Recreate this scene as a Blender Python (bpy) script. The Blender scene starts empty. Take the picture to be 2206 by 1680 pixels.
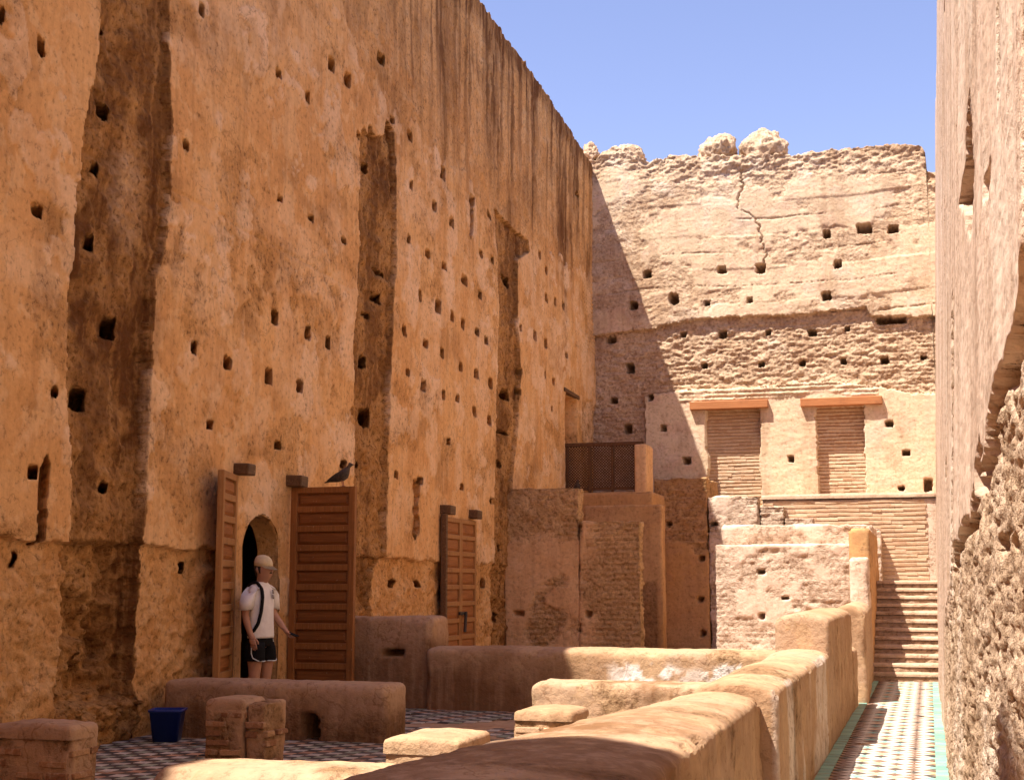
import bpy, bmesh, math, random
import numpy as np
from mathutils import Vector, Matrix
random.seed(7); RNG = np.random.RandomState(11)
S = bpy.context.scene
COL = S.collection

# ------------------------------------------------------------------ camera
F, CX, CY = 3000.0, 1103.0, 840.0              # survey frame 2206 x 1680
TH = math.atan(418 / F); AL = math.atan(898 * math.cos(TH) / F)
_head = np.array([-math.sin(AL), math.cos(AL), 0]); RIGHT = np.array([math.cos(AL), math.sin(AL), 0])
_z = np.array([0, 0, 1.0])
FWD = _head * math.cos(TH) + _z * math.sin(TH); UP = -_head * math.sin(TH) + _z * math.cos(TH)
CAM = np.array([0, 0, 1.5])
cd = bpy.data.cameras.new('camera'); cam = bpy.data.objects.new('camera', cd); COL.objects.link(cam)
cd.sensor_width = 36; cd.sensor_fit = 'HORIZONTAL'; cd.lens = 36 * F / 2206; cd.clip_start = .05; cd.clip_end = 3000
M = Matrix.Identity(4)
for i in range(3):
    M[i][0] = RIGHT[i]; M[i][1] = UP[i]; M[i][2] = -FWD[i]; M[i][3] = CAM[i]
cam.matrix_world = M
S.camera = cam

# ------------------------------------------------------------------ light
SUN = Vector((.335, .36, -1.0)).normalized()
elev = math.asin(-SUN.z); azim = math.atan2(-SUN.x, -SUN.y)     # compass angle of the sun, from +Y towards +X
w = bpy.data.worlds.new('World'); S.world = w; w.use_nodes = True
wn = w.node_tree.nodes; wn.clear()
sky = wn.new('ShaderNodeTexSky'); sky.sky_type = 'NISHITA'; sky.sun_disc = False
sky.sun_elevation = elev; sky.sun_rotation = azim
sky.altitude = 400; sky.air_density = 1.0; sky.dust_density = .6; sky.ozone_density = 3.0
bg = wn.new('ShaderNodeBackground'); bg.inputs[1].default_value = .10
wo = wn.new('ShaderNodeOutputWorld')
tint = wn.new('ShaderNodeMix'); tint.data_type = 'RGBA'; tint.blend_type = 'MULTIPLY'; tint.inputs[0].default_value = 1; tint.inputs[7].default_value = (1.2, .95, 1.0, 1)   # white balance of the sky
w.node_tree.links.new(sky.outputs[0], tint.inputs[6]); w.node_tree.links.new(tint.outputs[2], bg.inputs[0]); w.node_tree.links.new(bg.outputs[0], wo.inputs[0])
sd = bpy.data.lights.new('sun', 'SUN'); sd.energy = 5.0; sd.angle = R5 = math.radians(.53); sd.color = (1, .94, .84)
so = bpy.data.objects.new('sun', sd); COL.objects.link(so); so.location = (-20, -20, 40)
so.rotation_euler = SUN.to_track_quat('-Z', 'Y').to_euler()
S.view_settings.view_transform = 'Standard'; S.view_settings.look = 'None'
S.view_settings.exposure = 1.3; S.view_settings.gamma = 1
S.render.engine = 'CYCLES'
S.cycles.max_bounces = 7; S.cycles.diffuse_bounces = 6; S.cycles.glossy_bounces = 2; S.cycles.transmission_bounces = 2
S.cycles.use_adaptive_sampling = True; S.cycles.adaptive_threshold = .02

# ------------------------------------------------------------------ helpers
def ray(px, py): return FWD + RIGHT * (px - CX) / F + UP * (CY - py) / F
def onY(px, py, y): d = ray(px, py); return CAM + d * y / d[1]
def onX(px, py, x): d = ray(px, py); return CAM + d * x / d[0]
def onZ(px, py, z): d = ray(px, py); return CAM + d * (z - CAM[2]) / d[2]
LP0 = onZ(300, 1590, 0)
LU = ray(1911, 1258).copy(); LU[2] = 0; LU /= np.linalg.norm(LU)
LN = np.array([LU[1], -LU[0], 0])
def L(px, py):
    d = ray(px, py); p = CAM + d * (np.dot(LP0 - CAM, LN) / np.dot(d, LN))
    return float((p - LP0) @ LU), float(p[2])
def LW(u, v, out=0.0): return LP0 + LU * u + _z * v + LN * out

def _hash(i, j, k, s):
    h = (i.astype(np.int64) * 374761393 + j.astype(np.int64) * 668265263 + k.astype(np.int64) * 2147483647 + s * 974711) & 0xffffffff
    h = ((h ^ (h >> 13)) * 1274126177) & 0xffffffff
    h = h ^ (h >> 16)
    return (h & 0xffff) / 32767.5 - 1.0
def vn2(x, y, s=0):
    xi = np.floor(x); yi = np.floor(y); fx = x - xi; fy = y - yi
    fx = fx * fx * fx * (fx * (fx * 6 - 15) + 10); fy = fy * fy * fy * (fy * (fy * 6 - 15) + 10)
    z = np.zeros_like(xi)
    a = _hash(xi, yi, z, s); b = _hash(xi + 1, yi, z, s); c = _hash(xi, yi + 1, z, s); d = _hash(xi + 1, yi + 1, z, s)
    return (a * (1 - fx) + b * fx) * (1 - fy) + (c * (1 - fx) + d * fx) * fy
def fbm(x, y, o=4, s=0, g=.5):
    x, y = np.broadcast_arrays(np.asarray(x, float), np.asarray(y, float))
    t = 0; a = 1; n = 0
    for i in range(o):
        t = t + a * vn2(x * 2 ** i + 17.3 * i, y * 2 ** i - 9.1 * i, s + i); n += a; a *= g
    return t / n
def vn3(x, y, z, s=0):
    xi, yi, zi = np.floor(x), np.floor(y), np.floor(z); fx, fy, fz = x - xi, y - yi, z - zi
    fx, fy, fz = [f * f * (3 - 2 * f) for f in (fx, fy, fz)]
    r = 0
    for a in (0, 1):
        for b in (0, 1):
            for c in (0, 1):
                r = r + _hash(xi + a, yi + b, zi + c, s) * (fx if a else 1 - fx) * (fy if b else 1 - fy) * (fz if c else 1 - fz)
    return r
def fbm3(p, sc, o=4, s=0, g=.5):
    t = 0; a = 1; n = 0
    for i in range(o):
        q = p * sc * 2 ** i + 13.7 * i
        t = t + a * vn3(q[:, 0], q[:, 1], q[:, 2], s + i); n += a; a *= g
    return t / n
def sst(a, b, x): t = np.clip((x - a) / (b - a), 0, 1); return t * t * (3 - 2 * t)

def new_mesh(name, co, faces, mat, attrs=None, smooth=True):
    co = np.asarray(co, np.float32); faces = np.asarray(faces, np.int32); k = faces.shape[1]
    me = bpy.data.meshes.new(name)
    me.vertices.add(len(co)); me.vertices.foreach_set('co', co.ravel())
    me.loops.add(faces.size); me.loops.foreach_set('vertex_index', faces.ravel())
    me.polygons.add(len(faces)); me.polygons.foreach_set('loop_start', np.arange(len(faces), dtype=np.int32) * k)
    me.polygons.foreach_set('use_smooth', np.full(len(faces), smooth))
    me.update(calc_edges=True)
    for n, a in (attrs or {}).items():
        at = me.attributes.new(n, 'FLOAT', 'POINT'); at.data.foreach_set('value', np.ascontiguousarray(a, np.float32))
    if mat: me.materials.append(mat)
    return me
WORLD = set()          # things whose parts are modelled in world coordinates
def obj(name, me, parent=None, loc=None, rot=None, kind=None):
    o = bpy.data.objects.new(name, me); COL.objects.link(o)
    if parent:
        o.parent = parent
        if parent.name in WORLD: o.matrix_parent_inverse = Matrix.Translation(-parent.location)
    if loc is not None: o.location = loc
    if rot is not None: o.rotation_euler = rot
    if kind: o['kind'] = kind
    return o
def tag(o, label, cat, group=None):
    o['label'] = label; o['category'] = cat
    if group: o['group'] = group
    return o
def thing(name, label, cat, loc=(0, 0, 0), rz=0, group=None):
    o = bpy.data.objects.new(name, None); COL.objects.link(o); o.location = loc; o.rotation_euler = (0, 0, rz)
    o.empty_display_size = .1
    return tag(o, label, cat, group)
def wthing(name, label, cat, base, group=None):
    o = thing(name, label, cat, tuple(float(c) for c in base), 0, group); WORLD.add(o.name); return o
def bm_mesh(name, bm, mat, smooth=False):
    me = bpy.data.meshes.new(name); bm.to_mesh(me); bm.free()
    me.materials.append(mat)
    if smooth:
        for p in me.polygons: p.use_smooth = True
    return me
def box_mesh(name, x0, x1, y0, y1, z0, z1, mat, bev=.004, seg=1):
    bm = bmesh.new(); bmesh.ops.create_cube(bm, size=1)
    for v in bm.verts:
        v.co = ((x0 if v.co.x < 0 else x1), (y0 if v.co.y < 0 else y1), (z0 if v.co.z < 0 else z1))
    if bev: bmesh.ops.bevel(bm, geom=bm.edges[:], offset=bev, segments=seg, affect='EDGES', profile=.6)
    return bm_mesh(name, bm, mat)

# ------------------------------------------------------------------ materials
class NT:
    def __init__(s, name):
        s.m = bpy.data.materials.new(name); s.m.use_nodes = True; s.t = s.m.node_tree; s.t.nodes.clear()
        s.out = s.n('ShaderNodeOutputMaterial'); s.b = s.n('ShaderNodeBsdfPrincipled'); s.l(s.b.outputs[0], s.out.inputs[0])
        s.pos = s.n('ShaderNodeNewGeometry').outputs['Position']
    def n(s, t): return s.t.nodes.new(t)
    def l(s, a, b): s.t.links.new(a, b)
    def setin(s, sock, v):
        if hasattr(v, 'is_linked') or isinstance(v, bpy.types.NodeSocket): s.l(v, sock)
        else: sock.default_value = v
    def noise(s, scale, detail=5, rough=.55, vec=None, dist=0):
        n = s.n('ShaderNodeTexNoise'); n.inputs['Scale'].default_value = scale; n.inputs['Detail'].default_value = detail
        n.inputs['Roughness'].default_value = rough; n.inputs['Distortion'].default_value = dist
        s.l(vec if vec is not None else s.pos, n.inputs['Vector']); return n.outputs[0]
    def scaled(s, v3, vec=None):
        n = s.n('ShaderNodeVectorMath'); n.operation = 'MULTIPLY'; s.l(vec if vec is not None else s.pos, n.inputs[0]); n.inputs[1].default_value = v3
        return n.outputs[0]
    def ramp(s, f, a, b, va=0.0, vb=1.0):
        n = s.n('ShaderNodeMapRange'); n.interpolation_type = 'SMOOTHSTEP'
        s.l(f, n.inputs[0]); n.inputs[1].default_value = a; n.inputs[2].default_value = b; n.inputs[3].default_value = va; n.inputs[4].default_value = vb
        return n.outputs[0]
    def mix(s, f, a, b, mode='MIX'):
        n = s.n('ShaderNodeMix'); n.data_type = 'RGBA'; n.blend_type = mode
        s.setin(n.inputs[0], f); s.setin(n.inputs[6], a if not isinstance(a, tuple) else a + (1,) * (4 - len(a)))
        s.setin(n.inputs[7], b if not isinstance(b, tuple) else b + (1,) * (4 - len(b))); return n.outputs[2]
    def ma(s, op, a, b=0.0, c=0.0):
        n = s.n('ShaderNodeMath'); n.operation = op
        for i, v in enumerate((a, b, c)): s.setin(n.inputs[i], v)
        return n.outputs[0]
    def attr(s, name):
        n = s.n('ShaderNodeAttribute'); n.attribute_name = name; return n.outputs['Fac']
    def bump(s, h, strength=.6, dist=.02, prev=None):
        n = s.n('ShaderNodeBump'); n.inputs['Strength'].default_value = strength; s.setin(n.inputs['Distance'], dist)
        s.l(h, n.inputs['Height'])
        if prev is not None: s.l(prev, n.inputs['Normal'])
        return n.outputs[0]
    def fin(s, col, rough=.9, nrm=None, spec=.2):
        s.setin(s.b.inputs['Base Color'], col if not isinstance(col, tuple) else col + (1,))
        s.setin(s.b.inputs['Roughness'], rough); s.b.inputs['Specular IOR Level'].default_value = spec
        if nrm is not None: s.l(nrm, s.b.inputs['Normal'])
        return s.m

def earth(name, pa, pb, pc, ra, rb, stain, pale=(.62, .5, .4), relief=1.0, crack=.35, contrast=1.0, streak=.25):
    t = NT(name)
    raw, st, pl = t.attr('raw'), t.attr('stain'), t.attr('pale')
    n1 = t.noise(.5, 3, .6); n2 = t.noise(2.3, 5, .65, dist=.3); n3 = t.noise(15, 5, .7)
    stv = t.noise(1.0, 3, .6, t.scaled((8, 8, .6)))
    plaster = t.mix(t.ramp(n1, .36, .64), pa, pb)
    plaster = t.mix(t.ramp(n2, .51, .57, 0, .75), plaster, pc)
    plaster = t.mix(t.ramp(stv, .42, .75, 0, streak), plaster, stain)
    plaster = t.mix(t.ramp(n2, .33, .42, .45 * contrast, 0), plaster, ra)
    rawc = t.mix(t.ramp(n2, .35, .65), ra, rb)
    rawc = t.mix(t.ramp(n3, .32, .50, .75 * contrast, 0), rawc, stain)
    rawc = t.mix(t.ramp(n3, .58, .75, 0, .45), rawc, pb)
    col = t.mix(raw, plaster, rawc)
    col = t.mix(t.ma('MULTIPLY', st, t.ramp(stv, .30, .55, .45, 1)), col, stain)
    col = t.mix(t.ma('MULTIPLY', pl, t.ramp(n2, .40, .56, .45, 1)), col, pale)
    hsv = t.n('ShaderNodeHueSaturation'); t.l(t.ma('ADD', 1.0, t.ma('MULTIPLY', t.ma('SUBTRACT', n3, .5), t.ma('MULTIPLY_ADD', raw, .7, .62))), hsv.inputs['Value']); t.l(col, hsv.inputs['Color']); col = hsv.outputs[0]
    if crack:
        vo = t.n('ShaderNodeTexVoronoi'); vo.feature = 'DISTANCE_TO_EDGE'; vo.inputs['Scale'].default_value = .8
        wv = t.n('ShaderNodeVectorMath'); wv.operation = 'ADD'
        nz = t.n('ShaderNodeTexNoise'); nz.inputs['Scale'].default_value = 2.2; nz.inputs['Detail'].default_value = 4; t.l(t.pos, nz.inputs['Vector'])
        sc = t.n('ShaderNodeVectorMath'); sc.operation = 'SCALE'; sc.inputs['Scale'].default_value = 1.1; t.l(nz.outputs[1], sc.inputs[0])
        t.l(t.pos, wv.inputs[0]); t.l(sc.outputs[0], wv.inputs[1]); t.l(wv.outputs[0], vo.inputs['Vector'])
        cr = t.ma('MULTIPLY', t.ramp(vo.outputs[0], 0, .012, 1, 0), t.ramp(n1, .46, .54))
        col = t.mix(t.ma('MULTIPLY', cr, crack), col, stain)
    pit = t.ramp(n3, .375, .425, .5, 0); col = t.mix(t.ma('MULTIPLY', pit, t.ma('MULTIPLY_ADD', raw, .35, .65)), col, stain)
    d = t.ma('MULTIPLY', t.ma('MULTIPLY_ADD', raw, .055, .012), relief)
    return t.fin(col, .94, t.bump(n3, .9, d), .12)

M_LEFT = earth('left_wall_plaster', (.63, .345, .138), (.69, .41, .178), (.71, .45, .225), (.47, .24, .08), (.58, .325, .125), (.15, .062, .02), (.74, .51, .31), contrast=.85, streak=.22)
M_FAR = earth('far_wall_earth', (.61, .455, .30), (.67, .52, .35), (.61, .43, .30), (.47, .315, .20), (.58, .42, .28), (.28, .15, .075), (.70, .58, .46), relief=.9, streak=.10, contrast=.6)
M_RIGHT = earth('right_wall_earth', (.52, .37, .27), (.59, .43, .325), (.50, .36, .265), (.40, .265, .165), (.54, .385, .265), (.20, .105, .052), (.66, .53, .42), relief=.8, streak=.4)
M_LOW = earth('low_wall_plaster', (.37, .220, .122), (.43, .280, .178), (.46, .295, .168), (.32, .183, .088), (.38, .232, .125), (.19, .095, .044), (.82, .78, .74), relief=1.5, crack=.5, streak=.15, contrast=1.2)
M_MASS = earth('rubble_masonry', (.64, .385, .19), (.68, .425, .22), (.70, .45, .245), (.50, .30, .135), (.62, .395, .20), (.27, .14, .06), (.70, .60, .48), relief=1.2, contrast=.55)
M_MASSL = earth('sunny_masonry', (.61, .46, .345), (.66, .51, .395), (.60, .435, .33), (.49, .35, .25), (.61, .46, .345), (.29, .17, .10), (.70, .60, .50), relief=1.2, contrast=.7)
M_STEP = earth('worn_step_stone', (.44, .30, .20), (.50, .355, .25), (.47, .32, .22), (.34, .22, .14), (.42, .29, .19), (.20, .11, .06), (.60, .50, .40), relief=1.2)
M_ORANGE = earth('ochre_render', (.47, .255, .10), (.53, .31, .145), (.44, .24, .11), (.36, .20, .085), (.44, .26, .13), (.20, .10, .045), relief=.5, crack=.2)

def brick_mat(name, a, b, c, mortar):
    t = NT(name); oi = t.n('ShaderNodeObjectInfo').outputs['Random']
    col = t.mix(t.ramp(oi, 0, .6), a, b); col = t.mix(t.ramp(oi, .6, 1), col, c)
    n = t.noise(9, 6, .65); f = t.noise(60, 4, .6)
    col = t.mix(t.ramp(n, .5, .62, 0, .7), col, mortar)
    hs = t.n('ShaderNodeHueSaturation'); t.l(t.ramp(f, .3, .7, .8, 1.15), hs.inputs['Value']); t.l(col, hs.inputs['Color'])
    return t.fin(hs.outputs[0], .93, t.bump(t.ma('ADD', n, t.ma('MULTIPLY', f, .4)), .8, .012), .12)
M_BRICK_SUN = brick_mat('sunlit_brick', (.52, .35, .22), (.58, .41, .27), (.48, .31, .19), (.60, .46, .32))
M_BRICK_DK = brick_mat('old_red_brick', (.24, .115, .06), (.34, .18, .09), (.42, .25, .13), (.44, .29, .18))
M_BRICK_PALE = brick_mat('weathered_pale_brick', (.42, .26, .15), (.50, .34, .21), (.40, .22, .12), (.56, .41, .28))

def wood(name, a, b, dark, sc=(3, 3, 40)):
    t = NT(name); tc = t.n('ShaderNodeTexCoord').outputs['Object']
    g = t.noise(1.0, 8, .65, t.scaled(sc, tc), .6); n = t.noise(2.5, 5, .6)
    col = t.mix(t.ramp(g, .35, .65), a, b); col = t.mix(t.ramp(n, .52, .72, 0, .6), col, dark)
    sp = t.noise(30, 3, .5); col = t.mix(t.ramp(sp, .66, .74, 0, .35), col, (.5, .36, .22))
    return t.fin(col, .62, t.bump(g, .5, .004), .3)
M_DOOR = wood('door_wood', (.22, .082, .02), (.30, .12, .032), (.10, .037, .011), (40, 40, 2.2))
M_DOORP = wood('door_panel_wood', (.18, .06, .014), (.25, .09, .022), (.095, .033, .01), (2.2, 40, 40))
M_DOOR2 = wood('pale_door_wood', (.30, .14, .045), (.38, .19, .065), (.18, .075, .026), (40, 40, 2.2))
M_PANEL2 = wood('amber_panel_wood', (.25, .092, .024), (.33, .13, .036), (.15, .055, .016), (2.2, 40, 40))
M_BLOCK = wood('old_timber', (.09, .045, .02), (.15, .08, .035), (.05, .025, .012), (2, 30, 30))
M_LINTEL = wood('lintel_timber', (.34, .125, .042), (.43, .175, .065), (.20, .07, .026), (2, 40, 40))
M_LATT = wood('lattice_wood', (.085, .036, .012), (.14, .062, .020), (.045, .02, .008), (20, 20, 20))

def plain(name, col, rough=.6, spec=.4, var=.15, sc=20):
    t = NT(name); n = t.noise(sc, 4, .6)
    hs = t.n('ShaderNodeHueSaturation'); t.l(t.ramp(n, .3, .7, 1 - var, 1 + var), hs.inputs['Value']); hs.inputs['Color'].default_value = col + (1,)
    return t.fin(hs.outputs[0], rough, None, spec)
M_IRON = plain('dark_iron', (.035, .026, .02), .55)
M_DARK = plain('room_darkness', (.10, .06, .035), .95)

def tile_mat(name, col, rough=.5):
    t = NT(name); oi = t.n('ShaderNodeObjectInfo').outputs['Random']; n = t.noise(7, 6, .65); f = t.noise(90, 3, .6)
    c = t.mix(t.ramp(n, .44, .68, .06, .55), col, (.36, .26, .18))
    hs = t.n('ShaderNodeHueSaturation'); t.l(t.ramp(oi, 0, 1, .82, 1.12), hs.inputs['Value']); t.l(c, hs.inputs['Color'])
    return t.fin(hs.outputs[0], t.ramp(n, .4, .7, rough, .75), t.bump(f, .3, .002), .25)
T_WHITE = tile_mat('cream_tile', (.58, .52, .44)); T_BLACK = tile_mat('black_tile', (.035, .03, .03)); T_TERRA = tile_mat('terracotta_tile', (.46, .25, .15))
T_TEAL = tile_mat('teal_tile', (.20, .44, .38)); T_OCHRE = tile_mat('ochre_tile', (.62, .40, .22)); T_BROWN = tile_mat('brown_tile', (.17, .095, .065))
T_GREEN = tile_mat('green_border_tile', (.17, .37, .30)); T_GREY = tile_mat('grey_green_tile', (.32, .35, .26))

# ------------------------------------------------------------------ height field walls
def heightfield(root, P0, U, N, us, nv, H, disp, zones, mat, attrs, top=(.25, .8, 1.6), v0=-.05):
    """zones(u,v)->int per face ; returns objects by zone name. Wall grows in thickness at the crest."""
    us = np.asarray(us, float); ts = np.linspace(0, 1, nv) if np.isscalar(nv) else np.asarray(nv)
    Hu = H(us); Ug = np.repeat(us[None, :], len(ts), 0); Vg = v0 + ts[:, None] * (Hu[None, :] - v0)
    SHEAR.clear(); D = disp(Ug, Vg); Us = Ug.copy()
    for sl, dd in SHEAR: Us[sl] += dd
    co = P0[None, None] + Us[..., None] * U + Vg[..., None] * _z + D[..., None] * N
    A = {k: f(Ug, Vg) for k, f in attrs.items()}
    rows = [co]; ar = {k: [a] for k, a in A.items()}
    for d in top:
        r = co[-1] - N * d + _z * ((.10 * fbm(us * 1.7, us * 0 + d * 5, 3, 5) - .06 * d)[:, None])
        rows.append(r[None]);
        for k in ar: ar[k].append(np.ones((1, len(us))) * (1 if k == 'raw' else .4 if k == 'stain' else 0))
    co = np.concatenate(rows, 0); A = {k: np.concatenate(a, 0) for k, a in ar.items()}
    m, n = co.shape[:2]; idx = np.arange(m * n).reshape(m, n)
    fa = np.stack([idx[:-1, :-1], idx[:-1, 1:], idx[1:, 1:], idx[1:, :-1]], -1).reshape(-1, 4)
    nrm = np.cross(U, _z)
    if np.dot(nrm, N) < 0: fa = fa[:, ::-1]
    zc = np.zeros((m - 1, n - 1), int)
    zc[:len(ts) - 1] = zones((Ug[:-1, :-1] + Ug[1:, 1:]) / 2, (Vg[:-1, :-1] + Vg[1:, 1:]) / 2)
    zc[len(ts) - 1:] = zc[len(ts) - 2]
    zc = zc.ravel(); co = co.reshape(-1, 3)
    out = {}
    for z in np.unique(zc):
        if z < 0: continue
        f = fa[zc == z]; ui, inv = np.unique(f, return_inverse=True)
        name = root[1][z]
        me = new_mesh(name, co[ui], inv.reshape(f.shape), mat[z] if isinstance(mat, dict) else mat, {k: a.ravel()[ui] for k, a in A.items()})
        out[z] = obj(name, me, root[0])
    return out
SHEAR = []                 # (rows/cols slice, depth) of holes whose tunnel runs obliquely into the wall
def inset(D, Ug, Vg, u, v, w, h, depth, s=0, rag=.25, slant=0):
    """push a ragged rectangular hole into a displacement grid"""
    us = Ug[0]; a, b = np.searchsorted(us, (u - w * 1.2, u + w * 1.2)); cols = slice(max(a, 0), b)
    if b - a < 1: return
    uu = Ug[:, cols]; vv = Vg[:, cols]; ok = np.where((np.abs(vv - v) < h * 1.2).any(1))[0]
    if len(ok) == 0: return
    sl = (slice(ok[0], ok[-1] + 1), cols); uu = Ug[sl]; vv = Vg[sl]
    n = rag * fbm(uu * 9, vv * 9, 3, s)
    x = np.abs(uu - u + rag * .12 * w * vn2(vv * 14, vv * 0, s)) / (w / 2); y = np.abs(vv - v) / (h / 2)
    q = (x ** 7 + y ** 7) ** (1 / 7) + n
    dd = depth * sst(1.03, .90, q); D[sl] = D[sl] - dd
    if slant: SHEAR.append((sl, dd * slant))
def edge(pts, fn):
    q = sorted((fn(*p)[::-1] for p in pts)); v = np.array([a for a, b in q]); u = np.array([b for a, b in q])
    return lambda vv: np.interp(vv, v, u)

# ------------------------------------------------------------------ ground
g = new_mesh('ground', [(-400, -400, -.06), (400, -400, -.06), (400, 400, -.06), (-400, 400, -.06)], [(0, 1, 2, 3)], M_MASS, smooth=False)
obj('ground', g, kind='structure')

# ------------------------------------------------------------------ tall left wall
eP1 = edge([(218, 0), (210, 120), (190, 200), (180, 300), (165, 450), (160, 560), (152, 700), (148, 800), (150, 900), (157, 1000), (158, 1100), (152, 1160)], L)
eP2 = edge([(362, 0), (358, 240), (358, 400), (350, 540), (335, 600), (330, 760), (322, 870), (318, 1000), (312, 1100), (310, 1178), (300, 1590)], L)
eC2a = edge([(788, 244), (780, 270), (775, 340), (771, 560), (763, 740), (768, 860), (765, 1050), (757, 1180), (757, 1420)], L)
eC2b = edge([(822, 244), (845, 280), (850, 340), (852, 560), (846, 640), (840, 860), (838, 1000), (833, 1200), (812, 1230), (800, 1420)], L)
eC3a = edge([(1062, 425), (1064, 440), (1072, 560), (1075, 700), (1070, 850), (1068, 1000), (1066, 1225), (1068, 1380)], L)
eC3b = edge([(1085, 425), (1105, 432), (1130, 490), (1142, 540), (1115, 560), (1113, 700), (1120, 800), (1116, 870), (1112, 960), (1105, 1040), (1105, 1380)], L)
def leftH(u): return np.interp(u, [-30, -6, 0, 4, 8, 12.2, 16, 19.4, 22.2, 22.8, 23.4, 24.6], [10.6, 10.8, 10.9, 11.2, 12.3, 12.65, 12.62, 12.62, 12.55, 12.25, 11.85, 11.7]) + .07 * fbm(u * 1.1, u * 0, 4, 3) + .09 * fbm(u * 5, u * 0 + 3, 4, 9, .65)
def left_masks(u, v):
    wb = .075 * fbm(u * 0 + 1, v * 2.2, 5, 21, .6) + .04 * fbm(u * 7, v * 7, 3, 22)
    lo = v < 1.88 + .05 * fbm(u * 2.2, v * 0, 4, 23) - .35 * sst(7.2, 13, u) * 0
    c1 = (u > eP1(v) + wb) & (u < eP2(v) + wb)
    c2 = (u > eC2a(v) + wb) & (u < eC2b(v) + wb) & (v < 8.30 + .45 * fbm(u * 2.2, v * 1.5, 4, 4))
    c3 = (u > eC3a(v) + wb) & (u < eC3b(v) + wb) & (v < 8.75 + .1 * fbm(u * 3, v * 3, 3, 4))
    upl = 8.55 + .35 * fbm(u * .9, u * 0 + 7, 4, 31) + .25 * fbm(u * 3.3, v * 1.5, 3, 32) + np.interp(u, [4, 6, 13, 16, 20, 24], [1.6, .3, .2, .1, .7, 1.0])
    up = v > upl
    door = (u > 1.75) & (u < 3.55) & (v < 2.75)
    lo = lo & ~door & ~((u > 8.9) & (u < 12.0) & (v > .35 + .3 * fbm(u * 2, v * 2, 3, 8)) & (u > 11.55))
    return lo, c1, c2, c3, up
ARCH_U0, ARCH_U1, ARCH_S = 2.17, 3.20, 1.86
def in_arch(u, v):
    c = (ARCH_U0 + ARCH_U1) / 2; r = (ARCH_U1 - ARCH_U0) / 2
    return (np.abs(u - c) < r) & ((v < ARCH_S) | (((u - c) / r) ** 2 + ((v - ARCH_S) / .46) ** 2 < 1))
DOOR_UP = (19.06, 20.5, 3.55, 5.98)           # high doorway behind the lattice
LEFT_HOLES = [(90, 100, 16, 44), (82, 452, 26, 30), (115, 843, 18, 30), (70, 1015, 22, 34), (45, 1205, 14, 34), (408, 1222, 12, 30), (152, 1210, 26, 46), (4, 30, 14, 40),
    (226, 58, 22, 26), (233, 238, 24, 40), (213, 362, 22, 34), (205, 522, 24, 40), (255, 705, 26, 56), (188, 858, 46, 60), (240, 1050, 18, 24),
    (433, 20, 12, 34), (395, 313, 14, 26), (595, 158, 12, 24), (660, 208, 11, 28), (713, 138, 14, 36), (747, 172, 13, 36), (603, 428, 11, 16), (670, 470, 12, 15), (738, 517, 11, 18),
    (593, 683, 13, 36), (663, 715, 12, 34), (708, 737, 12, 34), (417, 748, 13, 34), (490, 781, 15, 34), (580, 810, 15, 42), (645, 832, 12, 30), (764, 886, 10, 20), (453, 914, 15, 20),
    (600, 960, 13, 18), (740, 1000, 13, 20), (820, 126, 16, 28), (773, 292, 9, 20), (797, 360, 12, 26), (790, 780, 12, 30), (800, 898, 26, 44), (780, 1000, 14, 18), (825, 588, 26, 12), (820, 640, 22, 22), (797, 678, 20, 10),
    (880, 293, 9, 26), (883, 397, 8, 22), (951, 372, 10, 36), (932, 443, 9, 26), (1015, 430, 13, 26), (971, 478, 9, 24), (1054, 462, 9, 20), (919, 546, 11, 20), (954, 573, 10, 18), (879, 515, 8, 24), (1000, 604, 14, 24),
    (1035, 546, 8, 20), (1060, 560, 7, 18), (903, 637, 8, 28), (940, 660, 11, 34), (972, 680, 8, 26), (997, 697, 9, 26), (1027, 715, 9, 18), (870, 712, 9, 26), (915, 740, 10, 22), (950, 760, 9, 26), (1034, 635, 8, 20),
    (1047, 733, 8, 20), (993, 790, 8, 22), (1026, 805, 9, 22), (875, 802, 7, 18), (908, 830, 12, 30), (954, 850, 9, 26), (985, 858, 9, 20), (1057, 825, 8, 26), (1022, 886, 7, 24), (1053, 905, 8, 26), (967, 950, 8, 18),
    (855, 1022, 7, 18), (905, 1035, 11, 18), (995, 1048, 9, 16), (857, 1257, 10, 20), (907, 1258, 8, 18), (1050, 1255, 10, 24), (843, 258, 9, 18), (1095, 604, 20, 24), (1095, 850, 22, 26), (1090, 930, 30, 9), (1085, 1000, 16, 18), (1062, 1078, 12, 14),
    (1165, 548, 5, 22), (1180, 582, 5, 22), (1178, 640, 5, 22), (1197, 650, 5, 22), (1215, 658, 5, 20), (1120, 705, 6, 18), (1150, 722, 8, 26), (1175, 740, 6, 26), (1220, 765, 5, 16), (1122, 800, 5, 16), (1173, 806, 5, 20), (1192, 822, 5, 18),
    (1120, 845, 5, 18), (1187, 880, 4, 12), (1246, 420, 9, 14), (1083, 1180, 12, 16), (1083, 1330, 9, 26), (1040, 1330, 7, 14)]
LEFT_SLOTS = [(93, 1085, 17, 165, .28), (898, 1095, 12, 110, .14), (1014, 470, 7, 70, .12)]
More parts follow.
